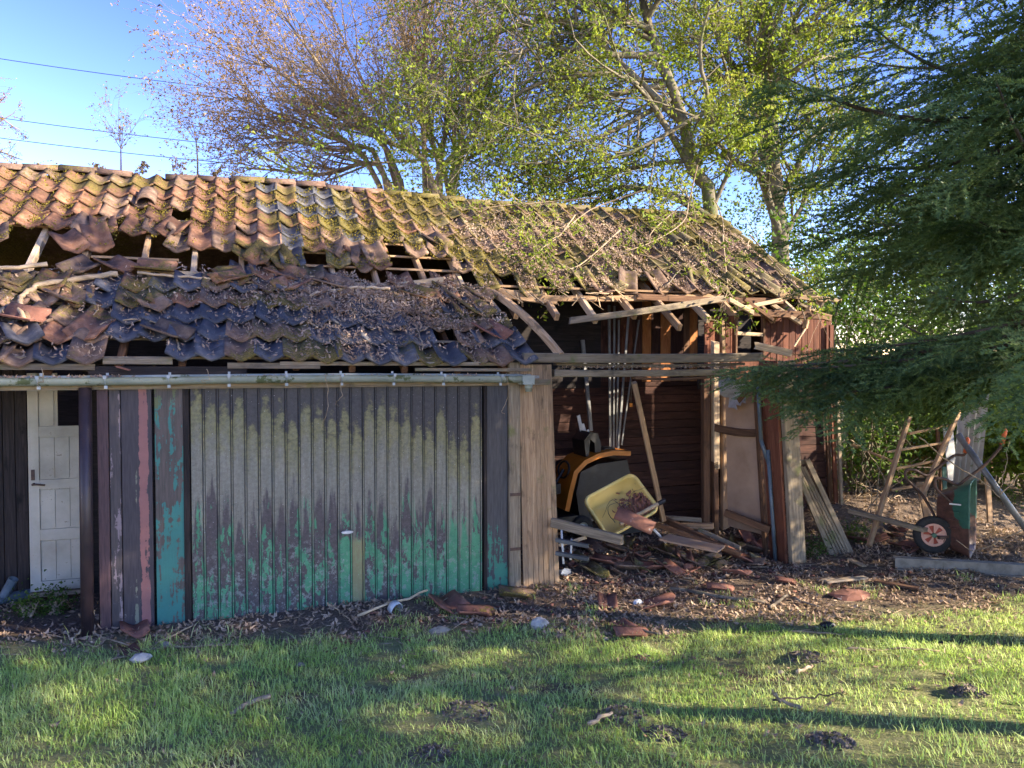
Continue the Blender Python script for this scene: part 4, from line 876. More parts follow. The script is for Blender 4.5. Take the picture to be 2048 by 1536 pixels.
for pts, r in [([(1430, 440), (1340, 390), (1240, 375), (1130, 400)], .085), ([(1385, 340), (1290, 190), (1230, 150), (1100, 160), (1000, 210), (940, 270)], .06), ([(1370, 250), (1200, 90), (1130, 40), (1010, 60), (910, 110), (800, 190)], .07), ([(1450, 200), (1380, 240), (1250, 310), (1120, 325), (980, 330)], .05),
               ([(1320, 110), (1200, 110), (1080, 95), (1000, 130), (900, 190)], .06), ([(1300, 60), (1180, 0), (1040, -20), (920, 30)], .06), ([(1340, 200), (1230, 260), (1130, 300), (990, 380)], .05), ([(1375, 320), (1300, 330), (1180, 350), (1080, 370), (980, 350)], .045), ([(1290, 40), (1350, -40), (1420, -90)], .05), ([(1390, 340), (1420, 240), (1400, 110), (1420, 10)], .06), ([(1420, 425), (1460, 330), (1470, 200)], .05),
               ([(1300, 60), (1210, 40), (1120, 120), (1020, 180)], .05), ([(1330, 170), (1180, 200), (1060, 240), (920, 230)], .05)]:
    z0 = rnd.uniform(-.5, .5)
    limb(t, [A(a, b_, Fd+z0*i*.35-(i*.18)) for i, (a, b_) in enumerate(pts)], r, .015, 0, cg, rnd, 6, .12)
t.finish('green_tree', 'leaning tree whose long leafy branches reach left above the mossy roof ridge', 'tree', bx, MT['bark'], MT['leafgreen'], .07, .5)
# leafy sprays hanging onto the roof from the leaning tree: a young sapling growing through behind the right eaves
cs = dict(seg=[5, 4, 3], wob=[.06, .12, .15], grav=[-.01, -.02, -.03], sides=[5, 3, 3], num=[9, 5, 0], ang=[(.4, 1.0), (.4, 1.0), (0, 1)], rat=[(.22, .4), (.35, .6), (0, 0)], leaflvl=1, leaves=[0, 7, 6], ls=.035, tip=.3)
cs['from'] = [.25, .2, 0]
def yroof(px, py, lift=.15):
    d = ray(px, py); t_ = (CAM.z-2.25-lift-.649*CAM.y)/(.649*d.y-d.z); p = CAM+d*t_; return np.array(p)
t = TB(); rnd = np.random.default_rng(12); bx = A(1440, 800, 11.6); bx[2] = 0
for pts in ([(1395, 330, 1.2), (1378, 400, .6), (1365, 445, .35), (1290, 490, .2), (1190, 515, .12)], [(1380, 400, .7), (1340, 430, .4), (1300, 470, .2), (1310, 500, .12)], [(1445, 470, .3), (1450, 520, .15), (1455, 580, .1), (1445, 600, .1)], [(1290, 380, .8), (1180, 420, .35), (1100, 480, .18), (1060, 440, .3)],
            [(1200, 395, .7), (1090, 405, .35), (1000, 412, .25), (960, 420, .15)], [(1150, 430, .3), (1120, 470, .2), (1080, 500, .12), (1060, 520, .1)], [(1240, 460, .2), (1160, 530, .1), (1110, 540, .1)], [(1500, 470, .25), (1560, 540, .12), (1620, 600, .1), (1640, 640, .1)]):
    limb(t, [yroof(*p) for p in pts], .012, .004, 0, cs, rnd, 5, .15)
t.finish('leafy_bramble', 'bright green leafy shoots trailing over the mossy roof tiles', 'shrub', bx, MT['twig'], MT['leafgreen'], .055, .5)
# small bare trees beyond the ridge at the left
cb = dict(seg=[6, 4, 3, 3], wob=[.05, .12, .15, .2], grav=[.03, .03, .02, 0], sides=[5, 3, 3, 3], num=[11, 5, 3, 0], ang=[(.4, .9), (.4, .9), (.4, 1.0), (0, 1)], rat=[(.08, .16), (.35, .6), (.4, .6), (0, 0)], leaflvl=2, leaves=[0, 0, 1, 1], ls=.02)
cb['from'] = [.3, .2, .2, 0]
for sx, tipy, topx, lab, sd in [(243, 288, 240, 'small bare treetop with dark buds showing left of the ridge gap', 3), (395, 270, 392, 'slim bare treetop with upright twigs just right of the ridge gap', 4)]:
    t = TB(); rnd = np.random.default_rng(sd); Fd = 19; bx = A(sx, 600, Fd); bx[2] = 0
    limb(t, [bx, A(sx, 380, Fd), A(topx, tipy, Fd)], .05, .006, 0, cb, rnd, 6, .80)
    limb(t, [A(sx, 400, Fd), A(sx-45, 330, Fd+.5)], .02, .005, 0, cb, rnd, 4, .3); limb(t, [A(sx, 400, Fd), A(sx+45, 335, Fd-.5)], .02, .005, 0, cb, rnd, 4, .3)
    t.finish('bare_tree', lab, 'tree', bx, MT['barkpink'], MT['bud'], .07, .5)
t = TB(); rnd = np.random.default_rng(14); Fd = 17; bx = A(-120, 700, Fd); bx[2] = 0
limb(t, [bx, A(-110, 400, Fd), A(-100, 180, Fd)], .14, .03, 0, cb, rnd, 7, .7)
for pts in ([(-100, 330), (-40, 270), (30, 225)], [(-100, 300), (-30, 230), (40, 260)], [(-100, 350), (-30, 300), (45, 320)], [(-110, 280), (-50, 215), (10, 205)]): limb(t, [A(a, b_, Fd+rnd.uniform(-.5, .5)) for a, b_ in pts], .04, .008, 0, cb, rnd, 5, .1)
t.finish('bare_tree', 'leafless tree whose twigs reach in at the left edge above the red tiles', 'tree', bx, MT['barkpink'], MT['bud'], .05, .5)
# shrubs beyond the right end
def shrub(name, label, cat, c, r, h, nst, nl, mat, size, seed, bark='bark', group=None, asp=.6):
    rnd = np.random.default_rng(seed); t = TB(); c = np.array(c, float)
    cc = dict(seg=[5, 4, 3], wob=[.12, .2, .2], grav=[.02, 0, -.02], sides=[5, 3, 3], num=[7, 4, 0], ang=[(.4, 1.0), (.4, 1.1), (0, 1)], rat=[(.3, .5), (.4, .6), (0, 0)], leaflvl=1, leaves=[0, nl, nl], ls=.08)
    cc['from'] = [.15, .2, 0]
    for i in range(nst):
        a = rnd.uniform(0, 6.28); q = c+np.array([math.cos(a), math.sin(a), 0])*r*rnd.uniform(.0, .35)
        t.grow(q, [math.cos(a)*r/h*rnd.uniform(.2, 1.1), math.sin(a)*r/h*rnd.uniform(.2, 1.1), 1], h*rnd.uniform(.75, 1.1), .025, 0, cc, rnd)
    return t.finish(name, label, cat, c, MT[bark], MT[mat], size, asp, crown='foliage', group=group)
for k, (px, F_, h, r, mat, lab) in enumerate([(1690, 13.2, 4.0, 1.4, 'leafdeep', 'tall bright green bush just behind the right corner of the shed'), (1800, 15.5, 5.0, 1.8, 'leafdeep', 'tall darker bush seen through the fir boughs right of the shed'), (1930, 15, 4.6, 1.8, 'shrub', 'bright bush behind the fir, above the corrugated sheet'), (2060, 14.5, 4.4, 1.8, 'shrub', 'sunlit bush at the right edge behind the fir'), (1620, 18.5, 4.8, 1.9, 'leafdeep', 'bush far behind the roof verge, lowest of the greenery there'), (1990, 11.4, 1.6, .9, 'shrub', 'low sunlit shrub right of the corrugated sheet'), (2080, 10.6, 1.4, .9, 'shrub', 'low shrub at the right edge beside the long metal pole'), (2020, 19, 7.5, 2.4, 'leafdeep', 'large distant bush filling the gap behind the fir trunk'), (1760, 20, 6.8, 2.4, 'leafdeep', 'large distant bush between the green tree and the fir')]):
    p = A(px, 900, F_); p[2] = float(g(p[0], p[1])); shrub('bush', lab, 'bush', p, r, h, 10, 18, mat, .09, 50+k)
p = A(1715, 900, 10.6); p[2] = .25; shrub('ivy', 'climbing ivy shoots beside the right hand corner of the shed', 'ivy', p, .35, 1.9, 5, 12, 'ivy', .07, 80)
p = A(1765, 900, 11.3); p[2] = .25; shrub('ivy', 'ivy growing in front of the yellowish log fence', 'ivy', p, .45, 1.5, 4, 10, 'ivy', .07, 81)
for k, (px, py, lab) in enumerate([(2015, 1000, 'low leafy weed at the foot of the long metal pole'), (1720, 1080, 'small weed beside the leaning slatted panel'), (1625, 1110, 'low weed between the corner post and the slatted panel'), (110, 1225, 'ragged weed in front of the white door'), (55, 1235, 'small weed left of the dark downpipe, beside the loose grey pipe')]):
    p = G(px, py); shrub('weed', lab, 'weed', p, .10, .11, 4, 3, 'ivy', .03, 90+k, bark='twig')

# ================================================================== FIR
def spray(seed, nt=8, L=.5):
    r = np.random.default_rng(seed); V = []; F = []; n = 0
    def twig(p, d, l, nn):
        nonlocal n
        side = np.array([-d[1], d[0], 0]); side /= np.linalg.norm(side)+1e-9
        ts = np.linspace(.05, 1, nn); sg = np.where(np.arange(nn) % 2 == 0, 1, -1)[:, None]
        C = p+d*(ts*l)[:, None]; C[:, 2] -= .25*(ts*l)**2
        nd = d*.5+side*sg*r.uniform(.3, .9, nn)[:, None]+np.stack([0*ts, 0*ts, r.uniform(-.35, .8, nn)], 1); nd /= np.linalg.norm(nd, axis=1, keepdims=True)
        ln = r.uniform(.020, .030, nn)[:, None]; w = d*.0075
        V.append(np.stack([C-w, C+w, C+nd*ln], 1).reshape(-1, 3)); i = n+np.arange(nn)[:, None]*3; F.append(i+np.array([[0, 1, 2]])); n += nn*3
        # stem
        e = p+d*l; e = e-np.array([0, 0, .25*l*l]); s = side*.003; V.append(np.array([p-s, p+s, e])); F.append(np.array([[n, n+1, n+2]])); n += 3
    twig(np.zeros(3), np.array([1., 0, 0]), L, 72)
    for k in range(nt):
        t_ = (k+1)/(nt+1.2); sg = 1 if k % 2 else -1; a = sg*r.uniform(.6, .9); l = L*.62*(1-t_)+.08
        p = np.array([t_*L, 0, -.25*(t_*L)**2]); twig(p, np.array([math.cos(a), math.sin(a), r.uniform(-.12, .05)]), l, int(l/.0065))
    return np.concatenate(V), np.concatenate(F)
SPR = [spray(s) for s in range(4)]
def fir(seed, H, R0, zmin, zdet, full, extra=()):
    r = np.random.default_rng(seed); t = TB(); t.tube([(0, 0, -.1), (0, 0, H*.5), (0, 0, H)], [.15, .09, .01], 12); Vs = []; Fs = []; n = 0
    def branch(z, a, L, dr, step, sc, rise=0.0):
        nonlocal n
        m = 9; P = []
        for i in range(m):
            s = i/(m-1); P.append([math.cos(a)*L*s, math.sin(a)*L*s, z+rise*L*s-dr*L*math.sin(s*2.2)*.9+ .12*L*s*s])
        P = np.array(P); t.tube(P, np.linspace(.012+.011*L, .004, m), 5)
        tt = .12+0*step
        k = 0
        while tt < 1:
            i = min(int(tt*(m-1)), m-2); f = tt*(m-1)-i; q = P[i]+(P[i+1]-P[i])*f; d = P[i+1]-P[i]; d /= np.linalg.norm(d)
            for sg in (1, -1):
                yaw = math.atan2(d[1], d[0])+sg*r.uniform(.4, 1.1); pit = -r.uniform(.1, .8)*(1.1-tt*.6)
                reach = L*.34*(1-tt)**.7+.12; q2 = q
                ns = max(1, int(reach/.36)+1)
                for j in range(ns):
                    Vv, Ff = SPR[r.integers(4)]; sc_ = sc*r.uniform(.8, 1.15); roll = r.normal(0, .35)
                    cy, sy, cp, sp_ = math.cos(yaw), math.sin(yaw), math.cos(pit), math.sin(pit)
                    X = np.array([cy*cp, sy*cp, sp_]); Yv = np.array([-sy, cy, 0]); Zv = np.cross(X, Yv); Y2 = Yv*math.cos(roll)+Zv*math.sin(roll); Z2 = np.cross(X, Y2)
                    Vs.append((Vv*sc_)@np.stack([X, Y2, Z2])+q2); Fs.append(Ff+n); n += len(Vv)
                    q2 = q2+X*.36*sc_; yaw += r.normal(0, .2)-sg*.15
            tt += step/L*r.uniform(.8, 1.2)
        Vv, Ff = SPR[0]; a2 = a; X = np.array([math.cos(a2), math.sin(a2), .0]); Yv = np.array([-math.sin(a2), math.cos(a2), 0]); Vs.append(Vv@np.stack([X, Yv, [0, 0, 1]])+P[-2]); Fs.append(Ff+n); n += len(Vv)
    z = zmin
    while z < H-.3:
        k = 8 if z < zdet else (5 if zdet else 4)
        L0 = R0*(1-(z-zmin)/(H-zmin))**.85+.2
        for j in range(k):
            a = r.uniform(0, 6.283); L = L0*r.uniform(.75, 1.1); det = full(a, z)
            if z < 3.7 and z < zdet and abs((a-a1+math.pi) % (2*math.pi)-math.pi) < 1.0: L *= .42
            if z < 3.5 and z < zdet and abs((a-math.atan2(SUN.y, SUN.x)+math.pi) % (2*math.pi)-math.pi) < 1.0: continue
            branch(z+r.uniform(-.15, .15), a, L, r.uniform(.1, .3), .20 if det else (.75 if zdet else .8), 1.0 if det else 1.6, 0)
        z += .33 if z < zdet else .5
    for (z_, a_, L_, d_) in extra: branch(z_, a_, L_, 0.0, .13, .95, d_)
    return t, np.concatenate(Vs), np.concatenate(Fs)
FB = Vector((6.35, -2.95, 0)); FB.z = float(g(FB.x, FB.y))
def ang_to(px, py, F_):
    p = at(px, py, F_)-FB; return math.atan2(p.y, p.x), math.hypot(p.x, p.y), p.z
a1, l1, z1 = ang_to(1480, 735, 6.6); a2, l2, z2 = ang_to(1590, 760, 6.4); a3, l3, z3 = ang_to(1755, 850, 6.3); a4, l4, z4 = ang_to(1640, 700, 6.9)
toc = math.atan2(CAM.y-FB.y, CAM.x-FB.x)
def full(a, z):
    dd = abs((a-toc+math.pi) % (2*math.pi)-math.pi); return z < 5.6 and dd < 1.9
ex = [(z1+.36, a1, l1, -.27), (z1+.3, a1+.13, l1*.85, -.27), (z1+.45, a1-.15, l1*.7, -.3), (z2+.25, a2+.25, l2, -.3), (z3+.75, a3, l3, -.36), (z3+.7, a3+.22, l3*.8, -.36)]
tb_, fv, ff = fir(3, 8.3, 2.65, 2.75, 6.5, full, ex)
print('fir', len(ff))
FO = empty('fir_tree', FB, 'large dark fir tree whose needled boughs fill the right edge', 'fir tree')
MTr = Matrix.Translation(FB)
link('trunk', mesh_np('trunk', np.concatenate(tb_.V), np.concatenate(tb_.F), MT['barkdark'], True), FO, MTr)
link('crown', mesh_np('crown', fv, ff, MT['needle']), FO, MTr)
# neighbouring firs, out of frame to the right of the camera: they cast the garden's shade
tb2, sv, sf = fir(6, 8.4, 2.4, 3.3, 0, lambda a, z: False)
m1_, m2_ = mesh_np('trunk', np.concatenate(tb2.V), np.concatenate(tb2.F), MT['barkdark'], True), mesh_np('crown', sv, sf, MT['needle'])
print('fir2', len(sf))
for (x_, y_, s_, rz, lab) in SHADERS if 'SHADERS' in globals() else [(8.3, -6.6, 1.0, 0, 'neighbouring fir standing out of frame to the right of the viewer'), (9.8, -10.4, 1.1, 2, 'second neighbouring fir further behind the viewer')]:
    o = empty('fir_tree', (x_, y_, 0), lab, 'fir tree'); o.rotation_euler = (0, 0, rz); o.scale = (s_, s_, s_)
    for nm, me_ in (('trunk', m1_), ('crown', m2_)):
        c_ = bpy.data.objects.new(nm, me_); COL.objects.link(c_); c_.parent = o

t = TB(); rnd = np.random.default_rng(31); bx = np.array([10.7, -2.75, 0.0])  # unseen tree, added to keep direct sun off the bay and dapple it
cq = dict(cg); cq['num'] = [10, 6, 4, 0]; cq['leaves'] = [0, 0, 5, 5]; cq['ls'] = .12
for i in range(4):
    a_ = rnd.uniform(0, 6.28); limb(t, [bx, bx+np.array([math.cos(a_)*.3, math.sin(a_)*.3, 1.3]), bx+np.array([math.cos(a_)*.9, math.sin(a_)*.9, 3.3])], .07, .03, 0, cq, rnd, 7, .3)
t.finish('bay_shade_tree', 'small leafy tree added out of frame right of the barrow to shade the bay', 'tree', bx, MT['bark'], MT['leafdeep'], .11, .6)
# ================================================================== THINGS IN THE BAY
def M3(o, X, Y, Zv): return Matrix.Translation(o) @ Matrix((X, Y, Zv)).transposed().to_4x4()
def lathe(b, prof_, n=24, axis='y'):
    V = []; m = len(prof_)
    for r, h in prof_:
        for k in range(n):
            a = 2*math.pi*k/n; V.append((math.cos(a)*r, h, math.sin(a)*r))
    F = [(i*n+k, i*n+(k+1) % n, (i+1)*n+(k+1) % n, (i+1)*n+k) for i in range(m-1) for k in range(n)]; b.add(V, F)
def single(b, name, mat, label, cat, M, group=None, smooth=False):
    o = b.obj(name, mat, None, M, smooth); return tag(o, label, cat, group)
# --- ride-on mower, seen from its side, nose to the right
MP = onY(1158, 1042, 1.55); MP.z = float(g(MP.x, MP.y))
MW = empty('ride_on_mower', MP, 'orange and black ride-on mower parked in the dark bay behind the yellow barrow', 'lawn mower'); MM = Matrix.Translation(MP)
def mo(b, nm, mt, sm=False, par=None): return b.obj(nm, MT[mt], par or MW, MM, sm)
def arcpts(pts, th):
    P = [Vector((a, 0, c)) for a, c in pts]; up = []; lo = []
    for i in range(len(P)):
        d = (P[min(i+1, len(P)-1)]-P[max(i-1, 0)]).normalized(); n_ = Vector((-d.z, 0, d.x)); up.append((P[i].x+n_.x*th/2, P[i].z+n_.z*th/2)); lo.append((P[i].x-n_.x*th/2, P[i].z-n_.z*th/2))
    return up+lo[::-1]
mz = lambda px, py: ((px-1158)*.00578, (1042-py)*.00578)
b = B(); b.poly(arcpts([mz(1127, 985), mz(1136, 945), mz(1147, 905), mz(1170, 884), mz(1200, 872), mz(1235, 867), mz(1276, 870)], .058), -.05, .50); mo(b, 'hood', 'orange')
b = B(); b.poly([mz(1150, 950), mz(1160, 905), mz(1200, 890), mz(1270, 884), mz(1282, 930), mz(1275, 1000), mz(1160, 1015)], -.02, .47); mo(b, 'engine_body', 'black')
b = B(); b.poly([mz(1050, 1000), mz(1150, 995), mz(1150, 1015), mz(1050, 1020)], -.08, .55); mo(b, 'footrest', 'black')
b = B(); b.poly([mz(1178, 878), mz(1174, 840), mz(1188, 822), mz(1206, 826), mz(1214, 850), mz(1212, 878), mz(1200, 874), mz(1198, 846), mz(1188, 838), mz(1184, 876)], .05, .42)
mo(b, 'seat_back', 'black'); b = B(); b.poly([mz(1060, 960), mz(1120, 950), mz(1120, 930), mz(1058, 935)], .05, .42); mo(b, 'seat', 'black')
b = B(); b.poly(arcpts([mz(1222, 866), mz(1228, 860), mz(1250, 860), mz(1254, 866)], .012), .1, .3); mo(b, 'hood_vent', 'black')
b = B(); b.tube([(-.25, .2, .60), (-.12, .2, .80)], .02, 8); mo(b, 'steering_column', 'black')
b = B(); b.tube([(-.12+.05*math.cos(a)*.5, .2+.16*math.sin(a), .80+.10*math.cos(a)) for a in np.linspace(0, 6.28, 17)], .014, 6); mo(b, 'steering_wheel', 'black', True)
for xx, yy, r, nm in [(0, -.08, .135, 'wheel'), (0, .50, .135, 'wheel'), (-.95, -.1, .2, 'wheel')]:
    b = B(); lathe(b, [(r*.45, -.05), (r*.9, -.055), (r, -.03), (r, .03), (r*.9, .055), (r*.45, .05)]); wo = link(nm, mesh_py(nm, b.V, b.F, MT['rubber'], True), MW, Matrix.Translation(MP+Vector((xx, yy, r))))
    b = B(); lathe(b, [(0, -.035), (r*.2, -.045), (r*.42, -.03), (r*.46, -.052)]); link('rim', mesh_py('rim', b.V, b.F, MT['zinc'], True), wo, Matrix.Translation(MP+Vector((xx, yy, r))))
b = B(); b.poly([mz(1180, 1020), mz(1290, 1015), mz(1300, 1035), mz(1180, 1040)], -.2, .6); mo(b, 'cutting_deck', 'black')
# --- yellow barrow tub tipped toward the viewer, with rubble inside
TC = at(1242, 1010, 8.15); nrm = (-cF*.80+Z*.55+cR*.12).normalized(); ax = (cR*math.cos(.62)+Z*math.sin(.62)); ax = (ax-nrm*ax.dot(nrm)).normalized(); ay = nrm.cross(ax)
YT = empty('barrow_tub', TC, 'pale yellow plastic barrow tub tipped on the rubble inside the open bay', 'barrow'); TM_ = M3(TC, ax, ay, nrm)
def rr_(w, h, r, z, n=6):
    P = []
    for cx, cy, a0 in ((w-r, h-r, 0), (-w+r, h-r, 90), (-w+r, -h+r, 180), (w-r, -h+r, 270)):
        for k in range(n): a = R_(a0+90*k/(n-1)); P.append((cx+r*math.cos(a), cy+r*math.sin(a), z))
    return P
rings = [rr_(.35, .26, .09, .02), rr_(.345, .255, .09, .035), rr_(.325, .235, .08, .03), rr_(.315, .225, .08, .0), rr_(.25, .17, .08, -.22), rr_(.20, .12, .06, -.235)]
V = sum(rings, []); n = 24; F = [(i*n+k, i*n+(k+1) % n, (i+1)*n+(k+1) % n, (i+1)*n+k) for i in range(5) for k in range(n)]+[tuple(range(5*n, 6*n))]
no = len(V); outer = [rr_(.35, .26, .09, .0), rr_(.26, .18, .08, -.24), rr_(.2, .12, .06, -.25)]; V += sum(outer, [])
F += [(no+i*n+k, no+(i+1)*n+k, no+(i+1)*n+(k+1) % n, no+i*n+(k+1) % n) for i in range(2) for k in range(n)]+[(k, no+k, no+(k+1) % n, (k+1) % n) for k in range(n)]+[tuple(range(no+3*n-1, no+2*n-1, -1))]
link('tub', mesh_py('tub', V, F, MT['yellow'], True), YT, TM_)
h0, h1 = at(1240, 1048, 7.8), at(1316, 1008, 7.9); b = B(); b.tube([h0-TC, h1-TC], .02, 8); b.obj('handle', MT['pale'], YT, Matrix.Translation(TC)); b = B(); d_ = (h1-h0).normalized(); b.tube([h1-TC, h1-TC+d_*.085], .026, 8); b.obj('grip', MT['black'], YT, Matrix.Translation(TC))
h0, h1 = at(1290, 1040, 8.0), at(1332, 1085, 8.1); b = B(); b.tube([h0-TC, h1-TC], .014, 8); b.obj('leg', MT['white'], YT, Matrix.Translation(TC))
n = 420; P = np.stack([RNG.normal(.17, .10, n).clip(-.3, .3), RNG.normal(-.12, .09, n).clip(-.2, .2), 0*np.zeros(n)], 1); P[:, 2] = -.12+.10*(-P[:, 1]+.1)/.3+RNG.uniform(-.02, .03, n)+.06*vn(P[:, 0]*14, P[:, 1]*14, 3)
Mw = np.array(TM_); P = P@Mw[:3, :3].T+Mw[:3, 3]; V, F = curled(P, np.array(nrm)+RNG.normal(0, .5, (n, 3)), RNG.uniform(.03, .08, n), .6)
tag(link('debris_heap', mesh_np('debris_heap', V, F, MT['brick'])), 'dark red rubble and litter lying in the yellow tub', 'rubble', kind='stuff')
for k, (a, c, d_) in enumerate([((1255, 1030, 7.8), (1225, 1000, 7.9), (1205, 1035, 7.9)), ((1270, 1025, 7.8), (1260, 990, 7.8), (1290, 975, 7.8)), ((1230, 1045, 7.8), (1215, 1015, 7.75), (1250, 998, 7.7))]):
    tag(stick('twig', [at(*a), at(*c), at(*d_)], .004, .0015, MT['barkdark'], sub=5, wob=.006), ['thin dark twig curling down over the left side of the yellow tub', 'thin dark twig sticking up inside the yellow tub', 'short twig lying across the rubble in the yellow tub'][k], 'twig')
# clay half pipe lying in front of the tub
p = at(1268, 1048, 7.35); V = []; n = 9
for rr2 in (.125, .108):
    for x_ in (-.19, .19):
        for k in range(n): a = math.pi*k/(n-1); V.append((x_, math.cos(a)*rr2, math.sin(a)*rr2*.8))
F = [(k, n+k, n+k+1, k+1) for k in range(n-1)]+[(2*n+k, 2*n+k+1, 3*n+k+1, 3*n+k) for k in range(n-1)]+[(k, k+1, 2*n+k+1, 2*n+k) for k in range(n-1)]+[(n+k, 3*n+k, 3*n+k+1, n+k+1) for k in range(n-1)]+[(0, 2*n, 3*n, n), (n-1, 2*n-1, 4*n-1, 3*n-1)]
tag(link('clay_ridge_piece', mesh_py('clay_ridge_piece', V, F, MT['brick'], True), None, frame(cR*.9-Z*.35-cH*.3, Z, p)), 'half round clay ridge piece resting against the yellow tub', 'clay tile')
# leaning prop, thin profiles, tag on a string
tag(beam('wooden_prop', at(1268, 765, 7.75), at(1327, 1040, 8.3), .05, .065, MT['fresh'], None, up=-cH), 'long pale timber leaning diagonally in the open bay', 'timber')
for k, (px0, py0, px1, py1, w_, lab) in enumerate([(1218, 610, 1221, 905, .035, 'leftmost of the long pale strips standing against the back of the bay'), (1229, 612, 1227, 905, .025, 'second long pale strip from the left at the back of the bay'), (1238, 640, 1233, 905, .025, 'third long pale strip from the left at the back of the bay'), (1258, 620, 1236, 900, .03, 'long pale strip leaning right, just left of the diagonal prop'), (1278, 640, 1243, 890, .02, 'thinnest strip, leaning furthest right behind the diagonal prop')]):
    tag(beam('long_strip', onY(px0, py0, 2.12-.02*k), onY(px1, py1, 1.95-.02*k), w_, .015, MT['alu'], None, up=(0, -1, 0)), lab, 'strip', 'long strips standing in the bay')
tag(beam('metal_rail', onY(1165, 680, 2.2), onY(1182, 862, 2.0), .05, .03, MT['alu'], None, up=(0, -1, 0)), 'grey metal rail leaning in the dark left part of the bay', 'rail')
for k, (a, c, e, f_) in enumerate([(1157, 832, 1168, 885), (1166, 850, 1176, 888), (1176, 862, 1184, 888)]):
    tag(beam('white_slat', onY(a, c, 1.9), onY(e, f_, 1.85), .045-.008*k, .012, MT['white'], None, up=(0, -1, 0), ends=.02), ['tallest of three short white slats above the mower', 'middle one of three short white slats above the mower', 'shortest, rightmost of three short white slats above the mower'][k], 'slat', 'short white slats above the mower')
st = stick('string', [onY(1263, 742, .2), onY(1262, 805, .2)], .0015, .0015, MT['twig'], n=4, wob=.001); tag(st, 'thin string hanging from the sagging board with a small tag', 'string')
b = B(); b.box(-.017, .017, -.003, .003, -.02, .02); single(b, 'paper_tag', MT['orange'], 'small yellow-orange tag hanging on the string beside the diagonal prop', 'tag', Matrix.Translation(onY(1262, 810, .2)))
# tan panel, torn paper, planks of the floor
c4 = [onY(1450, 768, .78), onY(1538, 768, .40), onY(1538, 1072, .36), onY(1456, 1052, .76)]; nn = (c4[1]-c4[0]).cross(c4[3]-c4[0]).normalized()*.012
ko = link('hardboard_panel', mesh_py('hardboard_panel', [v for v in c4]+[v+nn for v in c4], [(0,1,2,3),(7,6,5,4),(0,4,5,1),(1,5,6,2),(2,6,7,3),(3,7,4,0)], MT['board'])); tag(ko, 'large tan hardboard panel standing behind the corner post', 'panel')
tag(beam('timber', onY(1450, 1025, .6), onY(1540, 1060, .2), .06, .08, MT['brown'], None), 'dark timber lying across the foot of the tan panel', 'timber')
V = []; F = []; rn = random.Random(4)
for i in range(7):
    for j in range(7): V.append(onY(1438+i*9+rn.uniform(-2, 2), 750+j*10+i*2.5+rn.uniform(-2, 2), .72-.05*i+.05*math.sin(j*1.3+i)))
F = [(j*1+i*7, i*7+j+1, (i+1)*7+j+1, (i+1)*7+j) for i in range(6) for j in range(6) if i+j < 9 and not (i < 2 and j > 3)]
tag(link('torn_paper', mesh_py('torn_paper', V, F, MT['paper'], True)), 'torn pale sheet hanging from the top of the tan panel', 'torn sheet')
tag(beam('broken_board', onY(1478, 800, .4), onY(1510, 762, .4), .02, .06, MT['brown'], None, ends=.03), 'short broken brown board sticking up above the tan panel', 'board')
GP = [((1516, 770, .26), (1522, 880, .24)), ((1522, 880, .24), (1538, 930, .22)), ((1536, 900, .2), (1552, 1138, .14))]
DPp = empty('old_pipe', onY(1550, 1138, .14), 'bent grey pipe standing against the brown side of the corner post', 'pipe')
for a, c in GP: b = B(); p0, p1 = onY(*a), onY(*c); b.tube([(0, 0, 0), p1-p0], .022, 10); b.obj('pipe_section', MT['blue'], DPp, Matrix.Translation(p0), True)
# floor planks
for k, (a, c, w_, h_, mm, lab) in enumerate([((1105, 1045, 7.4), (1242, 1080, 7.0), .05, .09, 'grey', 'thick grey plank sloping down from behind the cladding to the clay ridge piece'), ((1322, 1035, 8.6), (1445, 1095, 8.0), .05, .07, 'brown', 'long brown board lying from the prop foot toward the corner post'), ((1310, 1048, 8.3), (1480, 1108, 7.7), .04, .05, 'brown', 'longest dark batten on the floor right of the yellow tub'),
        ((1330, 1035, 8.9), (1400, 1040, 8.8), .04, .05, 'grey', 'short grey batten on the floor near the foot of the dark plank wall'), ((1365, 1052, 8.6), (1425, 1052, 8.5), .10, .06, 'fresh', 'short lighter block of timber by the stud at the back'), ((1330, 1075, 8.0), (1440, 1098, 7.7), .28, .02, 'board', 'flat tan board half buried in leaves on the bay floor'), ((1120, 1090, 7.3), (1170, 1075, 7.3), .03, .03, 'pale', 'thin pale stick beside the chair slats'), ((1400, 1060, 8.3), (1478, 1095, 7.9), .03, .04, 'grey', 'thin grey stick below the tan panel')]):
    tag(beam('floor_board', at(*a), at(*c), w_, h_, MT[mm], None, ends=.02), lab, 'board')
# collapsed chair with grey slats
cp = at(1140, 1115, 7.25); CHo = empty('folding_chair', cp, 'collapsed garden chair with grey slats on a white frame beside the leaning cladding', 'chair')
for py0, py1 in ((1080, 1092), (1106, 1118)): beam('slat', at(1112, py0, 7.2), at(1177, py1, 7.1), .05, .035, MT['greyslat'], CHo)
for a, c in [((1123, 1060, 7.25), (1127, 1128, 7.2)), ((1143, 1078, 7.3), (1141, 1120, 7.2))]: b = B(); p0, p1 = at(*a), at(*c); b.tube([(0, 0, 0), p1-p0], .011, 8); b.obj('frame_tube', MT['white'], CHo, Matrix.Translation(p0), True)

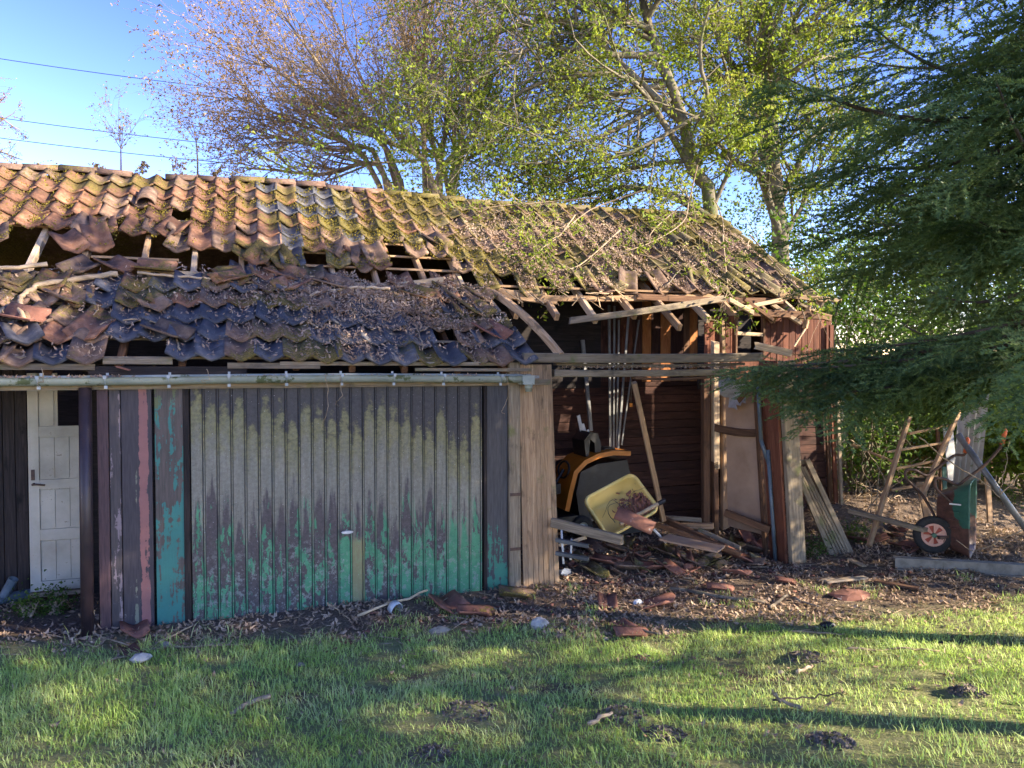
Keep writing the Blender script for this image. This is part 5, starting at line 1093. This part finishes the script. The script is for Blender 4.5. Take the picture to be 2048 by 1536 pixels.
# ================================================================== FALLEN TILES AND RUBBLE
TS = {k: [TM[k][v] for v in range(4)] for k in TM}
def fallen(px, py, label, kind='tclean', s=1, rz=0, rx=0, ry=0, v=3, lift=.012, F_=None, flip=False, grp='fallen roof tiles'):
    p = G(px, py) if F_ is None else at(px, py, F_)
    M = Matrix.Translation(p+Vector((0, 0, lift))) @ Matrix.Rotation(rz, 4, 'Z') @ Matrix.Rotation(rx+(math.pi if flip else 0), 4, 'X') @ Matrix.Rotation(ry, 4, 'Y') @ Matrix.Scale(s, 4) @ Matrix.Translation((0, -.19, 0))
    o = link('roof_tile_fragment', TS[kind][v]); o.matrix_basis = M; tag(o, label, 'roof tile', grp)
T_ = [(270, 1268, 'red tile edge half buried in leaves below the plum boards', .8, .2, .1, 'tclean'), (262, 1312, 'broken tile with a pale mortar patch in the grass at the left', .5, .5, .3, 'tclean'), (905, 1222, 'large orange tile lying against the right half of the garage door', 1.1, .3, .25, 'tclean'), (955, 1232, 'tile lapping the large orange one, pointing right into the grass', .9, 1.4, .1, 'tclean'), (1040, 1197, 'brown half round tile at the foot of the leaning cladding', 1.0, 1.45, .2, 'tridge'),
      (1215, 1215, 'curved tile shard standing in the leaves in front of the bay', .7, -.4, .5, 'tclean'), (1320, 1213, 'two lobed red tile lying hollow side up in the grass edge', .9, 1.2, -.3, 'tclean'), (1255, 1262, 'orange tile sunk in the lawn, left of the flat one', .6, .4, .2, 'tclean'), (1270, 1275, 'long low piece of pinkish tile in the lawn', .8, 1.5, .1, 'tclean'), (1445, 1183, 'sunlit tile fragment in the leaves before the corner post', .75, 1.3, .15, 'tclean'),
      (1575, 1168, 'reddish tile lying left of the big flat stone', .6, 1.2, .2, 'tclean'), (1280, 1322, 'small tile chip alone in the middle of the lawn', .28, .4, .1, 'tclean'), (505, 1375, 'small brown tile chip in the left lawn', .3, .9, .2, 'tridge'), (1150, 1262, 'small orange shard in the grass beside the white lump', .3, .9, .4, 'tclean')]
for px, py, lab, s, rz, rx, kd in T_: fallen(px, py, lab, kd, s, rz, rx)
I_ = [(1190, 1148, 'green stained tile at the front edge of the rubble', 'tgreen', .8, .3, .25), (1265, 1140, 'flat greyish tile in the middle of the front rubble', 'tbrown', 1, 1.4, .1), (1310, 1140, 'red tile right of the middle of the front rubble', 'tclean', 1, 1.9, .15), (1350, 1150, 'reddish tile poking up where shade meets sun', 'tclean', .9, .7, .5), (1340, 1112, 'brown tile under the flat tan board', 'tbrown', .9, .5, .2), (1240, 1105, 'tile lying behind the front rubble below the clay ridge piece', 'tbrown', .9, 1.1, .3), (1180, 1100, 'dark tile between the chair slats and the clay piece', 'tbrown', 1, .2, .2),
      (1470, 1115, 'tile pile piece leaning left of the bent pipe', 'tclean', 1, 1.0, .45), (1510, 1105, 'tile leaning against the bent grey pipe', 'tbrown', 1, 1.5, .3), (1495, 1088, 'upright tile in the corner behind the post', 'tclean', .9, .4, .9), (1430, 1122, 'tile fragment left of the corner heap', 'tbrown', .8, 2.2, .1), (1285, 1118, 'tile with bright broken edge left of the tan board', 'tclean', .7, 2.6, .4), (1215, 1128, 'tile flat in the leaves right of the chair slats', 'tclean', .9, .9, .1), (1390, 1128, 'tile half covered by leaves in the bay', 'tbrown', .8, .2, .1)]
for px, py, lab, kd, s, rz, rx in I_: fallen(px, py, lab, kd, s, rz, rx, v=3 if s < .95 else 1)
RN = random.Random(77)
for k in range(34):   # further shards on the bay floor, nothing tells them apart
    px, py = RN.uniform(1130, 1530), RN.uniform(1085, 1152); fallen(px, py, 'broken tile shard among the leaves on the bay floor', RN.choice(['tclean', 'tbrown', 'tbrown', 'tgreen']), RN.uniform(.35, .8), RN.uniform(0, 6), RN.uniform(-.3, .6), RN.uniform(-.4, .4), 3, grp='tile shards on the bay floor')
for k in range(9):
    px, py = RN.uniform(1700, 1830), RN.uniform(1060, 1110); fallen(px, py, 'broken red tile in the heap behind the stepladder foot', 'tclean', RN.uniform(.5, .9), RN.uniform(0, 6), RN.uniform(-.3, .5), 0, 3, grp='tiles heaped near the stepladder')
def lump(px, py, name, mat, label, cat, s=(.08, .06, .04), seed=0, lift=0.01, grp=None, rz=0):
    rn = random.Random(seed); b = B(); V = []; n = 8
    for j, (zz, rr2) in enumerate([(-.6, .8), (0, 1), (.6, .75), (1, .3)]):
        for k in range(n): a = 2*math.pi*k/n; q_ = rr2*rn.uniform(.75, 1.15); V.append((math.cos(a)*q_*s[0], math.sin(a)*q_*s[1], (zz+rn.uniform(-.15, .15))*s[2]))
    F = [(j*n+k, j*n+(k+1) % n, (j+1)*n+(k+1) % n, (j+1)*n+k) for j in range(3) for k in range(n)]+[tuple(range(3*n, 4*n)), tuple(range(n-1, -1, -1))]
    b.add(V, F); o = b.obj(name, MT[mat], None, Matrix.Translation(G(px, py, lift+s[2]*.4)) @ Matrix.Rotation(rz, 4, 'Z')); tag(o, label, cat, grp)
lump(1703, 1190, 'flat_stone', 'brick', 'flat reddish slab lying on the leaf strewn soil at the right', 'stone', (.24, .15, .045), 1)
lump(1078, 1248, 'plaster_lump', 'paper', 'white angular lump in the grass in front of the cladding', 'plaster lump', (.085, .06, .05), 2)
lump(878, 1262, 'plaster_lump', 'concrete', 'pale mortar lump in the grass below the large orange tile', 'mortar lump', (.10, .05, .035), 3)
lump(282, 1316, 'plaster_lump', 'paper', 'white mortar crust on the broken tile in the left grass', 'mortar lump', (.075, .06, .035), 4, .03)
lump(1276, 1205, 'crumpled_plastic', 'plastic', 'crumpled whitish plastic scrap between two fallen tiles', 'plastic scrap', (.05, .035, .03), 5)
lump(1130, 1145, 'crumpled_plastic', 'plastic', 'crumpled grey plastic sheet at the foot of the leaning cladding', 'plastic scrap', (.08, .05, .04), 6)
lump(1655, 1250, 'dark_shell', 'black', 'black curved scrap beside the flat reddish slab', 'scrap', (.08, .05, .03), 7)
for k, (px, py, s_) in enumerate([(1212, 1278, .03), (870, 1303, .03), (600, 1330, .035), (960, 1250, .03), (1180, 1240, .03), (1560, 1345, .03), (330, 1290, .05)]):
    lump(px, py, 'pebble', 'concrete', 'small pale stone in the lawn', 'stone', (s_, s_*.8, s_*.5), 20+k, grp='pale stones in the lawn')
# white ring under the stick
b = B(); lathe(b, [(.055, -.03), (.062, -.03), (.062, .03), (.055, .03), (.055, -.03)], 20); single(b, 'plastic_ring', MT['plastic'], 'white plastic ring leaning at the foot of the garage door', 'ring', Matrix.Translation(G(790, 1216, .035)) @ Matrix.Rotation(.5, 4, 'Z') @ Matrix.Rotation(.3, 4, 'X'), None, True)
# sticks
def gs(*pts): return [G(a, b_, c) for a, b_, c in pts]
ST = [([G(715, 1232, .02), onY(855, 1180, -.12)], .014, .010, 'pale', 'pale split stick propped up against the garage door'), (gs((850, 1180, .0), (856, 1205, .0)), .008, .006, 'pale', ''), (gs((150, 1275, .01), (175, 1240, .12), (190, 1222, .16)), .011, .008, 'twig', 'knobbly stick leaning against the dark downpipe'), (gs((158, 1228, .14), (200, 1272, .03), (290, 1298, .02)), .009, .006, 'twig', 'thin curved stick crossing in front of the dark downpipe'),
      (gs((200, 1330, .01), (290, 1300, .02), (420, 1292, .02), (500, 1288, .02)), .012, .006, 'twig', 'long dry branch lying along the grass edge at the left'), (gs((655, 1205, .10), (680, 1225, .04), (700, 1240, .02)), .008, .005, 'twig', 'short whitish twig standing by the garage door'), (gs((310, 1290, .02), (385, 1250, .03)), .010, .006, 'twig', 'stick lying in the leaves below the teal board'), (gs((462, 1428, .015), (500, 1405, .03), (538, 1392, .05)), .016, .017, 'grey', 'snapped stick with a pale end in the left lawn'),
      (gs((1245, 1252, .03), (1320, 1268, .03)), .013, .011, 'grey', 'stick lying behind the sunken orange tiles'), (gs((1540, 1215, .02), (1575, 1190, .05)), .018, .012, 'grey', 'stubby grey stick in front of the corner post'), (gs((1585, 1197, .02), (1640, 1213, .03)), .012, .008, 'grey', 'thin grey stick right of the stubby one'), (gs((1600, 1415, .02), (1560, 1400, .06), (1545, 1380, .16)), .014, .006, 'twig', 'bleached dead branch standing up in the right lawn'), (gs((1545, 1400, .06), (1640, 1392, .06), (1690, 1385, .09)), .007, .003, 'barkdark', 'dark twiggy end of the dead branch in the right lawn'),
      (gs((1575, 1263, .02), (1690, 1268, .02)), .011, .007, 'twig', 'long straight stick at the lawn edge'), (gs((1690, 1300, .02), (1800, 1298, .02), (1880, 1302, .02)), .010, .006, 'twig', 'long stick lying in the sunlit grass at the right'), (gs((1178, 1448, .03), (1225, 1424, .03)), .016, .009, 'pale', 'bleached stick beside the middle molehill'), (gs((1700, 1155, .02), (1640, 1160, .02)), .014, .010, 'pale', 'pale stick beneath the slatted panel'), (gs((1340, 1178, .02), (1530, 1205, .02)), .022, .016, 'grey', 'weathered board edge half buried in the leaves'), (gs((1260, 1112, .05), (1280, 1145, .06), (1310, 1155, .04)), .006, .003, 'twig', 'bundle of thin curved twigs at the bay entrance'),
      (gs((1595, 1345, .02), (1625, 1330, .03)), .015, .010, 'pale', 'short pale stick above the right molehill')]
for P_, r0, r1, mm, lab in ST:
    if lab: tag(stick('stick', P_, r0, r1, MT[mm], sub=6), lab, 'stick')
# molehills
for k, (mx, my, mr) in enumerate(MOLEP):
    n = 260; a = RNG.uniform(0, 6.28, n); q_ = np.sqrt(RNG.random(n))*mr*.85; x = mx+np.cos(a)*q_; y = my+np.sin(a)*q_; P = np.stack([x, y, g(x, y)+.004], 1)
    V, F = quads(P, RNG.normal(0, .5, (n, 3))+np.array([0, 0, 1]), RNG.uniform(.012, .034, n), .8, .5)
    tag(link('molehill', mesh_np('molehill', V, F, MT['soil'])), ['dark molehill at the bottom centre of the lawn', 'molehill beside the bleached stick', 'molehill nearest to the fallen tiles at the right', 'molehill cut by the bottom edge', 'small bare soil patch right of the middle molehill', 'small dark soil patch in the sunlit grass at the right', 'bare soil patch low in the right half of the lawn'][k], 'molehill', kind='stuff')
# ================================================================== BRANCHES ON THE ROOF
def rl(px, py, lift=.07):
    d = ray(px, py); t = (CAM.z-2.2-lift-.585*(CAM.y+.12))/(.585*d.y-d.z); return CAM+d*t
for P_, r0, r1, mm, lab in [([rl(50, 640), rl(38, 605), rl(60, 580), rl(110, 565), rl(235, 548, .12)], .020, .028, 'pale', 'thick pale curved branch lying on the left of the lower roof'), ([rl(-20, 540, .12), rl(95, 528, .15)], .018, .022, 'pale', 'pale branch end at the upper left of the lower roof'), ([rl(635, 655), rl(605, 620), rl(625, 590), rl(700, 575, .1), rl(780, 578, .1)], .010, .018, 'pale', 'curved branch looping down from the middle of the gap'), ([rl(605, 595), rl(612, 570), rl(640, 562)], .02, .014, 'pale', 'short forked branch stub in the middle of the gap'),
        ([rl(360, 700), rl(345, 665), rl(310, 645), rl(240, 640), rl(200, 650)], .009, .006, 'twig', 'thin branch arching over the blue tiles at the left'), ([rl(275, 545, .12), rl(400, 556, .12), rl(520, 565, .1)], .014, .01, 'pale', 'straight branch lying along the gap at the left'), ([rl(560, 600), rl(620, 585), rl(600, 560, .12)], .01, .007, 'twig', 'thin twig sloping left of the forked stub'), ([rl(845, 700, .06), rl(840, 670), rl(825, 640)], .007, .005, 'twig', 'thin curved twig on the blue tiles right of centre'), ([rl(150, 660), rl(190, 625), rl(200, 610)], .006, .004, 'twig', 'thin forked twig on the turned red tiles')]:
    tag(stick('branch', P_, r0, r1, MT[mm], sub=6), lab, 'branch')
def ru(px, py, lift=.07): return Vector(yroof(px, py, lift))
for P_, r0, r1, mm, lab in [([ru(1375, 535), ru(1440, 520), ru(1520, 545), ru(1600, 590)], .012, .008, 'twig', 'long bare branch on the leaves near the right end of the roof'), ([ru(1500, 480), ru(1490, 520), ru(1540, 560)], .009, .006, 'twig', 'bare twig above the right hand eaves'), ([ru(1330, 575, .1), ru(1360, 540, .1)], .008, .008, 'grey', 'short weathered stick standing over the eaves'), ([ru(1430, 400, .2), ru(1445, 440, .1), ru(1450, 480, .1), ru(1480, 500)], .009, .006, 'twig', 'bare twig near the top right of the roof'), ([ru(1540, 530), ru(1590, 590), ru(1610, 640, .1)], .01, .007, 'twig', 'bare twig hanging over the broken right corner'), ([ru(1260, 500), ru(1420, 560)], .008, .005, 'twig', 'thin straight twig lying across the litter on the right roof')]:
    tag(stick('branch', P_, r0, r1, MT[mm], sub=6), lab, 'branch')
b = B(); b.box(-.05, .05, -.035, .035, 0, .012); single(b, 'tile_shard', MT['brick'], 'orange tile shard resting on the gutter rim', 'tile shard', Matrix.Translation(onY(246, 738, gy)) @ Matrix.Rotation(.3, 4, 'Y'))
for k, (px, a, c) in enumerate([(652, 762, 860), (680, 768, 812), (1012, 760, 828), (83, 750, 775), (413, 752, 768)]):
    tag(stick('dry_tendril', [onY(px, a-14, gy-.06), onY(px+4, (a+c)/2, gy-.07), onY(px-8, c-8, gy-.06), onY(px-2, c, gy-.05)], .003, .0018, MT['twig'], n=4, wob=.01), ['longest dry tendril hanging from the gutter over the door', 'curly dry tendril right of the longest one', 'dry tendril hanging near the right end of the gutter', 'wad of dry stalks hanging from the gutter above the white door', 'short dry stalk on the gutter left of the garage door middle'][k], 'dry stalk')
# ================================================================== LEFT: LOOSE PIPE
lp = empty('loose_pipe', G(20, 1200), 'loose grey plastic downpipe with a side branch lying at the left edge', 'pipe')
b = B(); p0, p1 = G(-80, 1212, .07), G(60, 1188, .06); b.tube([Vector((0, 0, 0)), p1-p0], .05, 14, False); b.obj('pipe', MT['blue'], lp, Matrix.Translation(p0), True)
b = B(); p2 = G(8, 1192, .10); p3 = p2+cR*.09+Z*.16; b.tube([Vector((0, 0, 0)), p3-p2], .042, 14, False); b.obj('side_branch', MT['blue'], lp, Matrix.Translation(p2), True)
# ================================================================== RIGHT: BARROW, LADDER, SHEETS
F0 = 8.35; wc = at(1868, 1070, F0)
WB = empty('wheelbarrow', G(1868, 1106), 'rusty green wheelbarrow standing on its nose with orange handle grips pointing up', 'wheelbarrow')
k_ = F0/FPX
def wl(px, py, d=0): v = wc+cR*((px-1868)*k_)+Z*((1070-py)*k_)+cH*d; return v
ax_ = (cR*.25+cH*.97).normalized()
def wheel_frame(): X = (cR*.97-cH*.25).normalized(); return M3(wl(1866, 1069), X, ax_, X.cross(ax_))
WM = wheel_frame(); R1 = .205
b = B(); lathe(b, [(R1*.60, -.03), (R1*.85, -.045), (R1*.97, -.035), (R1, -.012), (R1, .012), (R1*.97, .035), (R1*.85, .045), (R1*.60, .03)], 36); WT = link('wheel', mesh_py('wheel', b.V, b.F, MT['rubber'], True), WB, WM)
b = B(); lathe(b, [(R1*.50, -.022), (R1*.62, -.034), (R1*.64, .02)], 32); link('rim', mesh_py('rim', b.V, b.F, MT['wheelrim'], True), WT, WM)
for i in range(12):
    a0, a1 = 2*math.pi*i/12, 2*math.pi*(i+1)/12; dd = -.012 if i % 2 else -.026; b = B(); n_ = [(0, dd-.004, 0), (math.cos(a0)*R1*.51, dd, math.sin(a0)*R1*.51), (math.cos(a1)*R1*.51, dd, math.sin(a1)*R1*.51)]
    b.add(n_+[(x, y+.01, z) for x, y, z in n_], [(0, 2, 1), (3, 4, 5), (0, 1, 4, 3), (1, 2, 5, 4), (2, 0, 3, 5)]); link('rim_segment', mesh_py('rim_segment', b.V, b.F, MT['redpaint' if i % 2 else 'wheelrim']), WT, WM)
b = B(); lathe(b, [(0, -.06), (.025, -.06), (.025, .06), (0, .06)], 12); link('hub', mesh_py('hub', b.V, b.F, MT['greenpaint']), WT, WM)
def barrowmat():
    m, t, bs = newmat('rusted_green_enamel'); q = N(t); sp = q.n('SeparateXYZ'); q.l(q.coord('Object'), sp.inputs[0]); f = q.noise(q.coord('Object'), 2.3, 5, .6); nf = q.noise(q.coord('Object'), 22, 4, .7)
    k = q.thr(q.math('ADD', q.math('ADD', sp.outputs[0], q.math('MULTIPLY', sp.outputs[2], .45)), q.math('MULTIPLY', q.math('SUBTRACT', f, .5), .9)), .10, .115)
    rust = q.ramp(nf, [(.3, (.05, .025, .018)), (.7, (.13, .06, .04))]); gr = q.ramp(nf, [(.3, (.02, .085, .055)), (.7, (.035, .13, .085))])
    q.l(q.mix(k, rust, gr), bs.inputs['Base Color']); bs.inputs['Roughness'].default_value = .5; q.bump(nf, bs, .3, .003); return m
BMt = barrowmat(); tc = wl(1925, 1035, .12)
X_ = (cR*.80-cH*.60).normalized(); Yd = X_.cross(Z)*-1; TMx = M3(tc, X_, Z.cross(X_), Z)
# tub: rim rectangle faces away to the right, bottom toward the wheel
def rrx(x, h, d, r, cz=0, n=5):
    P = []
    for cy, cz_, a0 in ((d-r, h-r, 0), (-d+r, h-r, 90), (-d+r, -h+r, 180), (d-r, -h+r, 270)):
        for k in range(n): a = R_(a0+90*k/(n-1)); P.append((x, cy+r*math.cos(a), cz+cz_+r*math.sin(a)))
    return P
rg = [rrx(-.17, .22, .20, .07, -.02), rrx(-.16, .27, .23, .08, -.02), rrx(.14, .40, .31, .09), rrx(.155, .415, .325, .09), rrx(.165, .41, .32, .09), rrx(.15, .395, .305, .09), rrx(-.13, .26, .22, .08, -.02)]
V = sum(rg, []); n = 20; F = [(i*n+k, (i+1)*n+k, (i+1)*n+(k+1) % n, i*n+(k+1) % n) for i in range(6) for k in range(n)]+[tuple(range(n)), tuple(range(7*n-1, 6*n-1, -1))]
tray = link('tray', mesh_py('tray', V, F, BMt, True), WB, TMx)
for zz in (.0, .09, -.09): b = B(); b.tube([(-.04, -.292, zz), (.06, -.325, zz)], .006, 6); b.obj('pressed_rib', BMt, tray, TMx)
b = B(); b.box(-.03, .08, -.33, -.322, .17, .185); b.obj('weld_strip', MT['white'], tray, TMx)
def sp_(pts, sub=5):
    P = [Vector(p) for p in pts]; Q = []
    for i in range(len(P)-1):
        for k in range(sub):
            t = k/sub; a = P[max(i-1, 0)]; b_ = P[i]; c = P[i+1]; d = P[min(i+2, len(P)-1)]; Q.append(.5*((2*b_)+(c-a)*t+(2*a-5*b_+4*c-d)*t*t+(3*b_-a-3*c+d)*t**3))
    return Q+[P[-1]]
for dx, dd, gx, gy_ in ((0, -.08, 1998, 868), (-26, .30, 1966, 893)):
    o2 = lambda px, py, e=0: wl(px+dx*.9, py+(-8 if dx else 0), dd+e)-wc
    b = B(); b.tube(sp_([wl(1880, 1100, dd*.4)-wc, wl(1895, 1060, dd*.6)-wc, o2(1902, 1015), o2(1880, 990), o2(1862, 972), o2(1862, 955), o2(1880, 955), o2(1905, 966), o2(1925, 952), o2(1960, 925), wl(gx-8, gy_+22, dd)-wc, wl(gx-3, gy_+10, dd)-wc]), .016, 8); b.obj('frame_tube', MT['rustpipe'], WB, Matrix.Translation(wc), True)
    b = B(); b.tube([wl(gx-6, gy_+18, dd)-wc, wl(gx, gy_-10, dd)-wc, wl(gx-2, gy_-14, dd)-wc], [.022, .024, .015], 10); b.obj('grip', MT['grip'], WB, Matrix.Translation(wc), True)
beam('axle_bracket', wl(1868, 1072, -.09), wl(1935, 1070, .0), .03, .03, MT['rustpipe'], WB); beam('cross_brace', wl(1880, 1105, -.05), wl(1900, 1010, -.05), .012, .035, MT['rustpipe'], WB)
# stepladder
LB = G(1740, 1090); L9 = 8.9
LA = empty('stepladder', LB, 'old wooden ladder leaning behind the wheelbarrow', 'ladder')
beam('rail', at(1738, 1092, L9-.3), at(1818, 835, L9+.35), .045, .06, MT['fresh'], LA, up=-cH); beam('rail', at(1845, 990, L9-.1), at(1932, 790, L9+.45), .045, .06, MT['fresh'], LA, up=-cH)
for a, c in [((1782, 980, L9), (1858, 968, L9)), ((1792, 938, L9+.1), (1868, 922, L9+.1)), ((1775, 904, L9+.2), (1885, 886, L9+.2)), ((1818, 868, L9+.3), (1900, 850, L9+.3))]: beam('rung', at(*a), at(*c), .045, .025, MT['fresh'], LA)
# corrugated sheet leaning
V = []; F = []; nx = 49; a0, a1, b0, b1 = at(1918, 975, 9.3), at(1905, 720, 9.9), at(1950, 965, 9.2), at(1970, 700, 9.8)
q0, q1 = at(1903, 975, 9.3), at(1958, 960, 9.0); u0, u1 = at(1922, 720, 9.9), at(1985, 700, 9.6)
for lay in (0, .007):
    for j in range(2):
        for i in range(nx):
            t = i/(nx-1); p = (q0 if j == 0 else u0).lerp(q1 if j == 0 else u1, t); V.append(p-cH*(.02*math.cos(t*2*math.pi*5)+lay))
F = [(i, i+1, nx+i+1, nx+i) for i in range(nx-1)]+[(2*nx+i, 3*nx+i, 3*nx+i+1, 2*nx+i+1) for i in range(nx-1)]
for e in (0, nx-1): F.append((e, nx+e, 3*nx+e, 2*nx+e))
F += [(i, 2*nx+i, 2*nx+i+1, i+1) for i in range(nx-1)]+[(nx+i, nx+i+1, 3*nx+i+1, 3*nx+i) for i in range(nx-1)]
tag(link('corrugated_sheet', mesh_py('corrugated_sheet', V, F, MT['sheet'], True)), 'pale corrugated sheet leaning upright under the fir boughs', 'corrugated sheet')
b = B(); p0, p1 = at(1915, 868, 8.7), at(2075, 1090, 8.2); b.tube([Vector(), p1-p0], .035, 12); single(b, 'metal_pole', MT['alu'], 'long thick grey metal pole slanting down to the right edge', 'pole', Matrix.Translation(p0), None, True)
for a, c, w_, h_, mm, lab in [((1888, 935, 9.1), (1892, 1060, 8.9), .05, .02, 'greenpaint', 'narrow green painted board standing behind the wheelbarrow'), ((1840, 965, 9.3), (1856, 1040, 9.1), .09, .03, 'fresh', 'pale board standing behind the wheel'), ((1895, 850, 9.6), (1905, 960, 9.4), .12, .02, 'white', 'whitish board behind the upper ladder rail'), ((1875, 860, 9.5), (1885, 1000, 9.4), .04, .04, 'brown', 'dark post behind the middle of the ladder'),
        ((1702, 1022, 8.9), (1850, 1060, 8.3), .05, .15, 'grey', 'thick pale plank lying against the wheel of the barrow'), ((1705, 890, 10.2), (1790, 925, 9.8), .03, .07, 'fresh', 'yellowish board sloping among twigs behind the ladder'), ((1975, 960, 9.2), (1980, 1045, 9.0), .06, .03, 'fresh', 'short light board right of the green barrow tray')]:
    tag(beam('old_board', at(*a), at(*c), w_, h_, MT[mm], None, up=-cH, ends=.01), lab, 'board')
tag(beam('old_board', G(1830, 1050, .08), G(1848, 1102, .03), .02, .05, MT['fresh'], None), 'short board end leaning left of the barrow wheel', 'board')
tag(beam('loose_board', G(1655, 1163, .03), G(1730, 1155, .04), .07, .02, MT['pale'], None, ends=.02), 'split pale board lying right of the fallen reddish tile', 'board')
tag(beam('loose_board', G(1752, 1162, .03), G(1835, 1176, .03), .08, .02, MT['brown'], None, ends=.02), 'brown board lying on the soil above the flat slab', 'board')
tag(beam('loose_board', G(1700, 1118, .03), G(1728, 1132, .03), .06, .02, MT['pale'], None, ends=.01), 'small pale board at the foot of the slatted panel', 'board')
# long angle profile on the ground
s0, s1 = G(1790, 1138, .0), G(2120, 1158, .0); Xd = (s1-s0).normalized(); b = B(); Ld = (s1-s0).length; b.box(0, Ld, -.006, .006, 0, .12); b.box(0, Ld, -.0061, .10, .108, .1201); b.box(0, Ld, -.05, -.0062, 0.0, .014)
single(b, 'angle_profile', MT['concrete'], 'long weathered angle profile lying on the soil at the right', 'profile', frame(Xd, Z, s0))
# slatted panel
LS = empty('slatted_panel', G(1650, 1128), 'weathered wooden slatted panel leaning behind the corner post', 'slatted panel')
for i in range(7):
    t = i/6; a = at(1580+t*34, 935-t*2, 9.0+.0*t); c = at(1668+t*44, 1122+t*6, 8.65); w_ = .055 if i in (0, 6) else .026
    if i in (0, 6): beam('side_rail', at(1586+t*28, 925-t*6, 9.0), c, .06, .035, MT['grey'], LS, up=-cH)
    else: beam('slat', a, c, w_, .014, MT['grey'], LS, up=-cH)
for yy in (0, 1): t = .02+.96*yy; a = at(1586, 925, 9.0).lerp(at(1668, 1122, 8.65), t); c = at(1614, 919, 9.0).lerp(at(1712, 1128, 8.65), t); beam('cross_rail', a+cH*.03, c+cH*.03, .05, .03, MT['grey'], LS, up=-cH)
# yellowish log fence behind
LF = empty('log_fence', (9.6, 3.6, .3), 'yellowish horizontal log fence in the shade behind the ladder', 'fence')
fa, fb = at(1690, 1000, 12.6), at(1960, 1000, 12.2)
for i in range(17):
    z_ = .3+.115*i; b = B(); p0 = Vector((fa.x, fa.y, z_+.06)); p1 = Vector((fb.x, fb.y, z_+.06)); b.tube([Vector(), (p1-p0)/2+Vector((0, 0, random.uniform(-.01, .01))), p1-p0], .056, 8); b.obj('log', MT['fencelog'], LF, Matrix.Translation(p0), True)
for pt in (fa, fb): b = B(); b.tube([Vector((0, 0, 0)), Vector((0, 0, 2.3))], .07, 8); b.obj('post', MT['brown'], LF, Matrix.Translation((pt.x, pt.y-.12, .1)), True)
# dry brush heap behind the ladder
for k in range(14):
    p = at(random.uniform(1700, 1900), random.uniform(960, 1040), random.uniform(9.4, 10.6)); d = Vector((random.uniform(-.6, .6), random.uniform(-.2, .2), random.uniform(.1, .7)))
    tag(stick('brushwood_stem', [p-d*.5, p+Vector((random.uniform(-.1, .1), 0, .05)), p+d*.5, p+d*.9+Vector((.1, 0, -.05))], .009, .003, MT['twig'], sub=4), 'thin bare stem in the brushwood behind the ladder', 'stem', 'stems in the brushwood behind the ladder')
for k, (P_, r_) in enumerate([([(1838, 875, 8.2), (1900, 925, 8.15), (1960, 960, 8.1), (2000, 995, 8.0)], .008), ([(2045, 1060, 7.9), (2000, 1080, 7.95), (1950, 1102, 8.0), (1912, 1080, 8.1)], .007), ([(2000, 985, 8.1), (2012, 930, 8.1), (2018, 880, 8.2)], .006), ([(2000, 990, 8.0), (2040, 950, 8.0), (2070, 930, 8.0)], .007), ([(1700, 880, 9.6), (1735, 905, 9.6), (1770, 960, 9.5), (1760, 1000, 9.5)], .009)]):
    tag(stick('bramble_stem', [at(*p) for p in P_], r_, r_*.5, MT['twig'], sub=5), ['long bramble stem arching from the ladder over the barrow tray', 'bare stem curving low in front of the barrow tray', 'upright bare stem right of the barrow grips', 'bare stem branching toward the right edge', 'arching stem left of the ladder'][k], 'stem')
# ================================================================== SKY THINGS
for k, (a, c) in enumerate([((-60, 108), (1000, 226)), ((-60, 227), (1000, 331)), ((-60, 268), (1000, 361))]):
    p0, p1 = at(*a, 30), at(*c, 30); Q = [p0.lerp(p1, t/12)-Z*(.25*4*(t/12)*(1-t/12)) for t in range(13)]; b = B(); b.tube([q-p0 for q in Q], .014, 5)
    single(b, 'overhead_cable', MT['wire'], ['topmost of three thin overhead cables crossing the blue sky', 'middle one of three thin overhead cables crossing the sky', 'lowest of three thin overhead cables, nearest the ridge'][k], 'cable', Matrix.Translation(p0), 'overhead cables', True)
bp = at(320, 10, 7); b = B(); b.tube([(0, -.012, 0), (0, .012, 0)], .003, 6); BF = empty('butterfly', bp, 'tiny dark butterfly in the sky near the top edge', 'butterfly'); b.obj('body', MT['wire'], BF, Matrix.Translation(bp))
for s_ in (-1, 1):
    b = B(); b.add([(0, -.012, 0), (s_*.026, -.016, -.012), (s_*.022, .006, -.016), (s_*.004, .014, 0), (0, -.012, .0015), (s_*.026, -.016, -.0105), (s_*.022, .006, -.0145), (s_*.004, .014, .0015)], [(0,1,2,3),(7,6,5,4),(0,4,5,1),(1,5,6,2),(2,6,7,3),(3,7,4,0)]); b.obj('wing', MT['wire'], BF, Matrix.Translation(bp) @ Matrix.Rotation(1.2, 4, 'X'))
